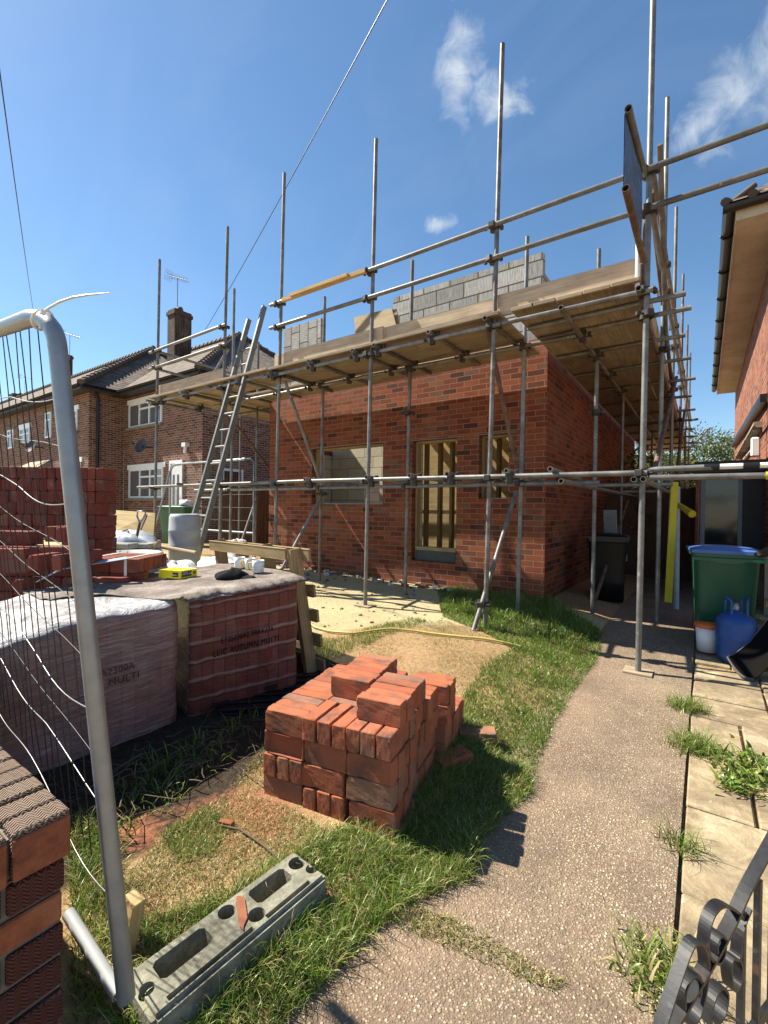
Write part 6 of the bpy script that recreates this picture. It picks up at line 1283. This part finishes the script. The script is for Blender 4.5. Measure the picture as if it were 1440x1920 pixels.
for lab, px, py, n, h, rad in tl_:
    c = Zp(px, py, 0); r = np.random.default_rng(px); P = np.stack([c.x+r.normal(0, rad*.55, n), c.y+r.normal(0, rad*.5, n), np.full(n, .0)], 1); blades_mesh('grass_tuft', P, r.uniform(h*.45, h, n), r.uniform(.003, .006, n), tints(n, .18, px), .8, px, label=lab, category='grass tuft', group='grass tufts on the paving joint')
def leafy(name, label, px, py, n, spread, h, lw_, seed, dryp=.1, z=0.):
    c = Zp(px, py, z); r = np.random.default_rng(seed); P = np.stack([c.x+r.normal(0, spread*.5, n), c.y+r.normal(0, spread*.5, n), z+np.abs(r.normal(0, h*.45, n))], 1); return blades_mesh(name, P, r.uniform(.03, .075, n), r.uniform(lw_*.7, lw_*1.4, n), tints(n, dryp, seed), 1.0, seed, label=label, category='weed')
leafy('leafy_weed', 'leafy green weed growing on the paving by the house on the right', 1405, 1455, 260, .17, .09, .016, 31); leafy('leafy_weed', 'smaller leafy weed trailing off the paving at the right', 1385, 1482, 110, .10, .04, .014, 32); leafy('leafy_weed', 'feathery grey green weed beside the black iron gate', 1240, 1850, 420, .12, .09, .006, 33, .25); leafy('leafy_weed', 'small weed behind the curled door mat', 1418, 1170, 60, .07, .1, .012, 34, z=.1); leafy('leafy_weed', 'spiky pale weed at the foot of the grey gate', 1430, 1262, 40, .06, .05, .008, 35)
# trees beyond the alley
def crown(name, P, size, seed, parent, base=((.05, .085, .02), (.085, .12, .028), (.13, .15, .045), (.19, .19, .08))):
    r = np.random.default_rng(seed); n = len(P); a = r.normal(0, 1, (n, 3)); a /= np.linalg.norm(a, axis=1)[:, None]; b = np.cross(a, r.normal(0, 1, (n, 3))); b /= np.linalg.norm(b, axis=1)[:, None]; s_ = r.uniform(.6, 1.4, n)[:, None]*size
    V_ = np.stack([P-a*s_, P+b*s_*.45, P+a*s_, P-b*s_*.45], 1); me = bpy.data.meshes.new(name); org = np.array(world_loc(parent)); me.from_pydata((V_.reshape(-1, 3)-org).tolist(), [], (np.arange(n)[:, None]*4+np.arange(4)).tolist())
    ca = me.color_attributes.new('tint', 'FLOAT_COLOR', 'POINT'); B_ = np.array(base); t = B_[r.integers(0, len(B_), n)]*r.uniform(.7, 1.3, (n, 1)); cc = np.ones((n, 4, 4)); cc[:, :, :3] = t[:, None, :]; ca.data.foreach_set('color', cc.reshape(-1)); me.materials.append(MT['leaf'])
    o = bpy.data.objects.new(name, me); COL.objects.link(o); o.parent = parent; return o
def tree(name, label, x, y, h, rad, n, size, seed, group=None, trunk_r=.12, low=.25):
    root = thing(name, label, 'tree' if h > 3 else 'shrub', (x, y, .1), group); rr = random.Random(seed); r = np.random.default_rng(seed); mb = MB(); tips = []
    mb.path([(x, y, 0), (x+.05*h*.2, y, h*.3), (x-.03, y+.05, h*.62)], [trunk_r, trunk_r*.75, trunk_r*.4], 8)
    for k in range(9):
        a = k*2.4+rr.uniform(-.3, .3); z0 = h*rr.uniform(.25, .6); L = rad*rr.uniform(.55, .95); q = Vector((x+math.cos(a)*L, y+math.sin(a)*L, min(h*.95, z0+h*rr.uniform(.12, .4)))); m_ = Vector((x, y, z0)).lerp(q, .5)+Vector((0, 0, .1*h*.3)); mb.path([(x, y, z0), m_, q], [trunk_r*.4, trunk_r*.25, trunk_r*.08], 6); tips += [q, m_]
    mb.build('trunk', MT['bark'], root); pts = []
    for k in range(60):
        q = rr.choice(tips); c = np.array([q.x+rr.gauss(0, rad*.3), q.y+rr.gauss(0, rad*.3), min(h, max(h*low, q.z+rr.gauss(0, h*.13)))]); pts.append(c+r.normal(0, 1, (n//60, 3))*np.array([rad*.16, rad*.16, h*.055]))
    crown('crown', np.concatenate(pts), size, seed, root)
TGp = 'trees beyond the alley'
tree('tree', 'pale leafed tree beyond the lean to roof', 1.0, 25, 4.9, 2.6, 30000, .055, 41, TGp); tree('tree', 'olive green tree between the scaffolding poles at the alley end', -1.3, 24, 4.3, 2.4, 26000, .055, 42, TGp); tree('tree', 'darker tree behind the far end of the scaffolding', -3.6, 27, 4.6, 2.8, 16000, .055, 43, TGp)
tree('shrub', 'bright leafed shrub over the dark side gate', -1.0, 11.2, 2.45, .8, 3000, .055, 44, None, .04, .5)
# ---------------------------------------------------------------- sky, sun, camera
SA, SB = .86, .22; Ls = Vector((-SA, -SB, 1)).normalized(); elev = math.asin(Ls.z); az = math.atan2(Ls.x, Ls.y)
w = bpy.data.worlds.new('World'); scene.world = w; w.use_nodes = True; t = w.node_tree; t.nodes.clear()
class WN(NT):
    def __init__(s): s.t = t
s = WN(); out = s.n('ShaderNodeOutputWorld'); bg = s.n('ShaderNodeBackground'); sky = s.n('ShaderNodeTexSky', sky_type='NISHITA'); sky.sun_disc = False; sky.sun_elevation = elev; sky.sun_rotation = az; sky.altitude = 30; sky.air_density = 1.0; sky.dust_density = .25; sky.ozone_density = 3.6
gen = s.n('ShaderNodeTexCoord').outputs['Generated']
def vdot(a, b): x = s.n('ShaderNodeVectorMath', operation='DOT_PRODUCT'); s.put(x.inputs[0], a); x.inputs[1].default_value = tuple(b); return x.outputs['Value']
def cloud(px, py, rx, ry, rot, freq, th, seed):
    c = V(ray(px, py)).normalized(); ex = c.cross(Vector((0, 0, 1))).normalized(); ey = ex.cross(c); e1 = ex*math.cos(rot)+ey*math.sin(rot); e2 = ey*math.cos(rot)-ex*math.sin(rot)
    d0 = s.math('MAXIMUM', vdot(gen, c), .05); u = s.math('DIVIDE', vdot(gen, e1), d0); v = s.math('DIVIDE', vdot(gen, e2), d0)
    vec = s.comb(u, v, seed); n = s.noise(vec, freq, 7, .62, .5); nb = s.noise(vec, freq*.4, 3, .5)
    r2 = s.math('ADD', s.math('POWER', s.math('DIVIDE', u, rx), 2.), s.math('POWER', s.math('DIVIDE', v, ry), 2.)); m = s.math('SUBTRACT', 1., s.math('SQRT', r2))
    val = s.math('ADD', s.math('ADD', s.math('MULTIPLY', m, .5), s.math('MULTIPLY', n, .95)), s.math('MULTIPLY', nb, .25)); f = s.math('MULTIPLY', s.math('POWER', s.math('DIVIDE', s.math('SUBTRACT', val, th-.06), .50, clamp=True), 1.2), 1.0); hem = s.math('GREATER_THAN', vdot(gen, c), .3); edge = s.ramp(m, [(0., 0.), (.3, 1.)])
    return s.math('MULTIPLY', s.math('MULTIPLY', f, hem), edge)
cl = [cloud(862, 122, .054, .10, .05, 22, .80, 1.), cloud(935, 185, .09, .046, -.2, 24, .81, 5.), cloud(1368, 185, .11, .085, .6, 18, .83, 9.), cloud(1300, 245, .08, .045, .5, 20, .85, 12.), cloud(826, 420, .05, .022, 0., 24, .80, 15.), cloud(1440, 120, .10, .09, .5, 14, .90, 19.)]
f = cl[0]
hz_ = s.math('MULTIPLY', s.ramp(s.noise(s.co('Generated', scale=(2.2, 5, 3)), 1.6, 4, .55, .8), [(.45, 0.), (.75, .05)]), 1.)
for k in cl[1:]: f = s.math('MAXIMUM', f, k)
colr = s.mix(f, s.mix(hz_, sky.outputs[0], (5.0, 5.6, 6.2, 1)), (4.9, 5.2, 5.5, 1))
hs = s.n('ShaderNodeHueSaturation'); hs.inputs['Saturation'].default_value = 1.08; s.put(hs.inputs['Color'], colr); s.t.links.new(hs.outputs[0], bg.inputs[0]); hs.inputs['Hue'].default_value = .494; bg.inputs[1].default_value = .076; t.links.new(bg.outputs[0], out.inputs[0])
sun = bpy.data.lights.new('sun', 'SUN'); sun.energy = 5.0; sun.angle = R(.53); sun.color = (1., .935, .80); so = bpy.data.objects.new('sun', sun); COL.objects.link(so); so.rotation_euler = (-Ls).to_track_quat('-Z', 'Y').to_euler()
cam = bpy.data.cameras.new('camera'); co = bpy.data.objects.new('camera', cam); COL.objects.link(co); scene.camera = co
M3 = Matrix((tuple(RT), tuple(UP), tuple(-FW))).transposed(); co.matrix_world = Matrix.Translation(V(CAM)) @ M3.to_4x4()
cam.sensor_fit = 'VERTICAL'; cam.sensor_height = 36; cam.lens = F/1920*36; cam.clip_start = .05; cam.clip_end = 2000
scene.view_settings.view_transform = 'Standard'; scene.view_settings.look = 'None'; scene.view_settings.exposure = 1.2; scene.view_settings.gamma = 1
scene.cycles.max_bounces = 8; scene.cycles.use_denoising = True
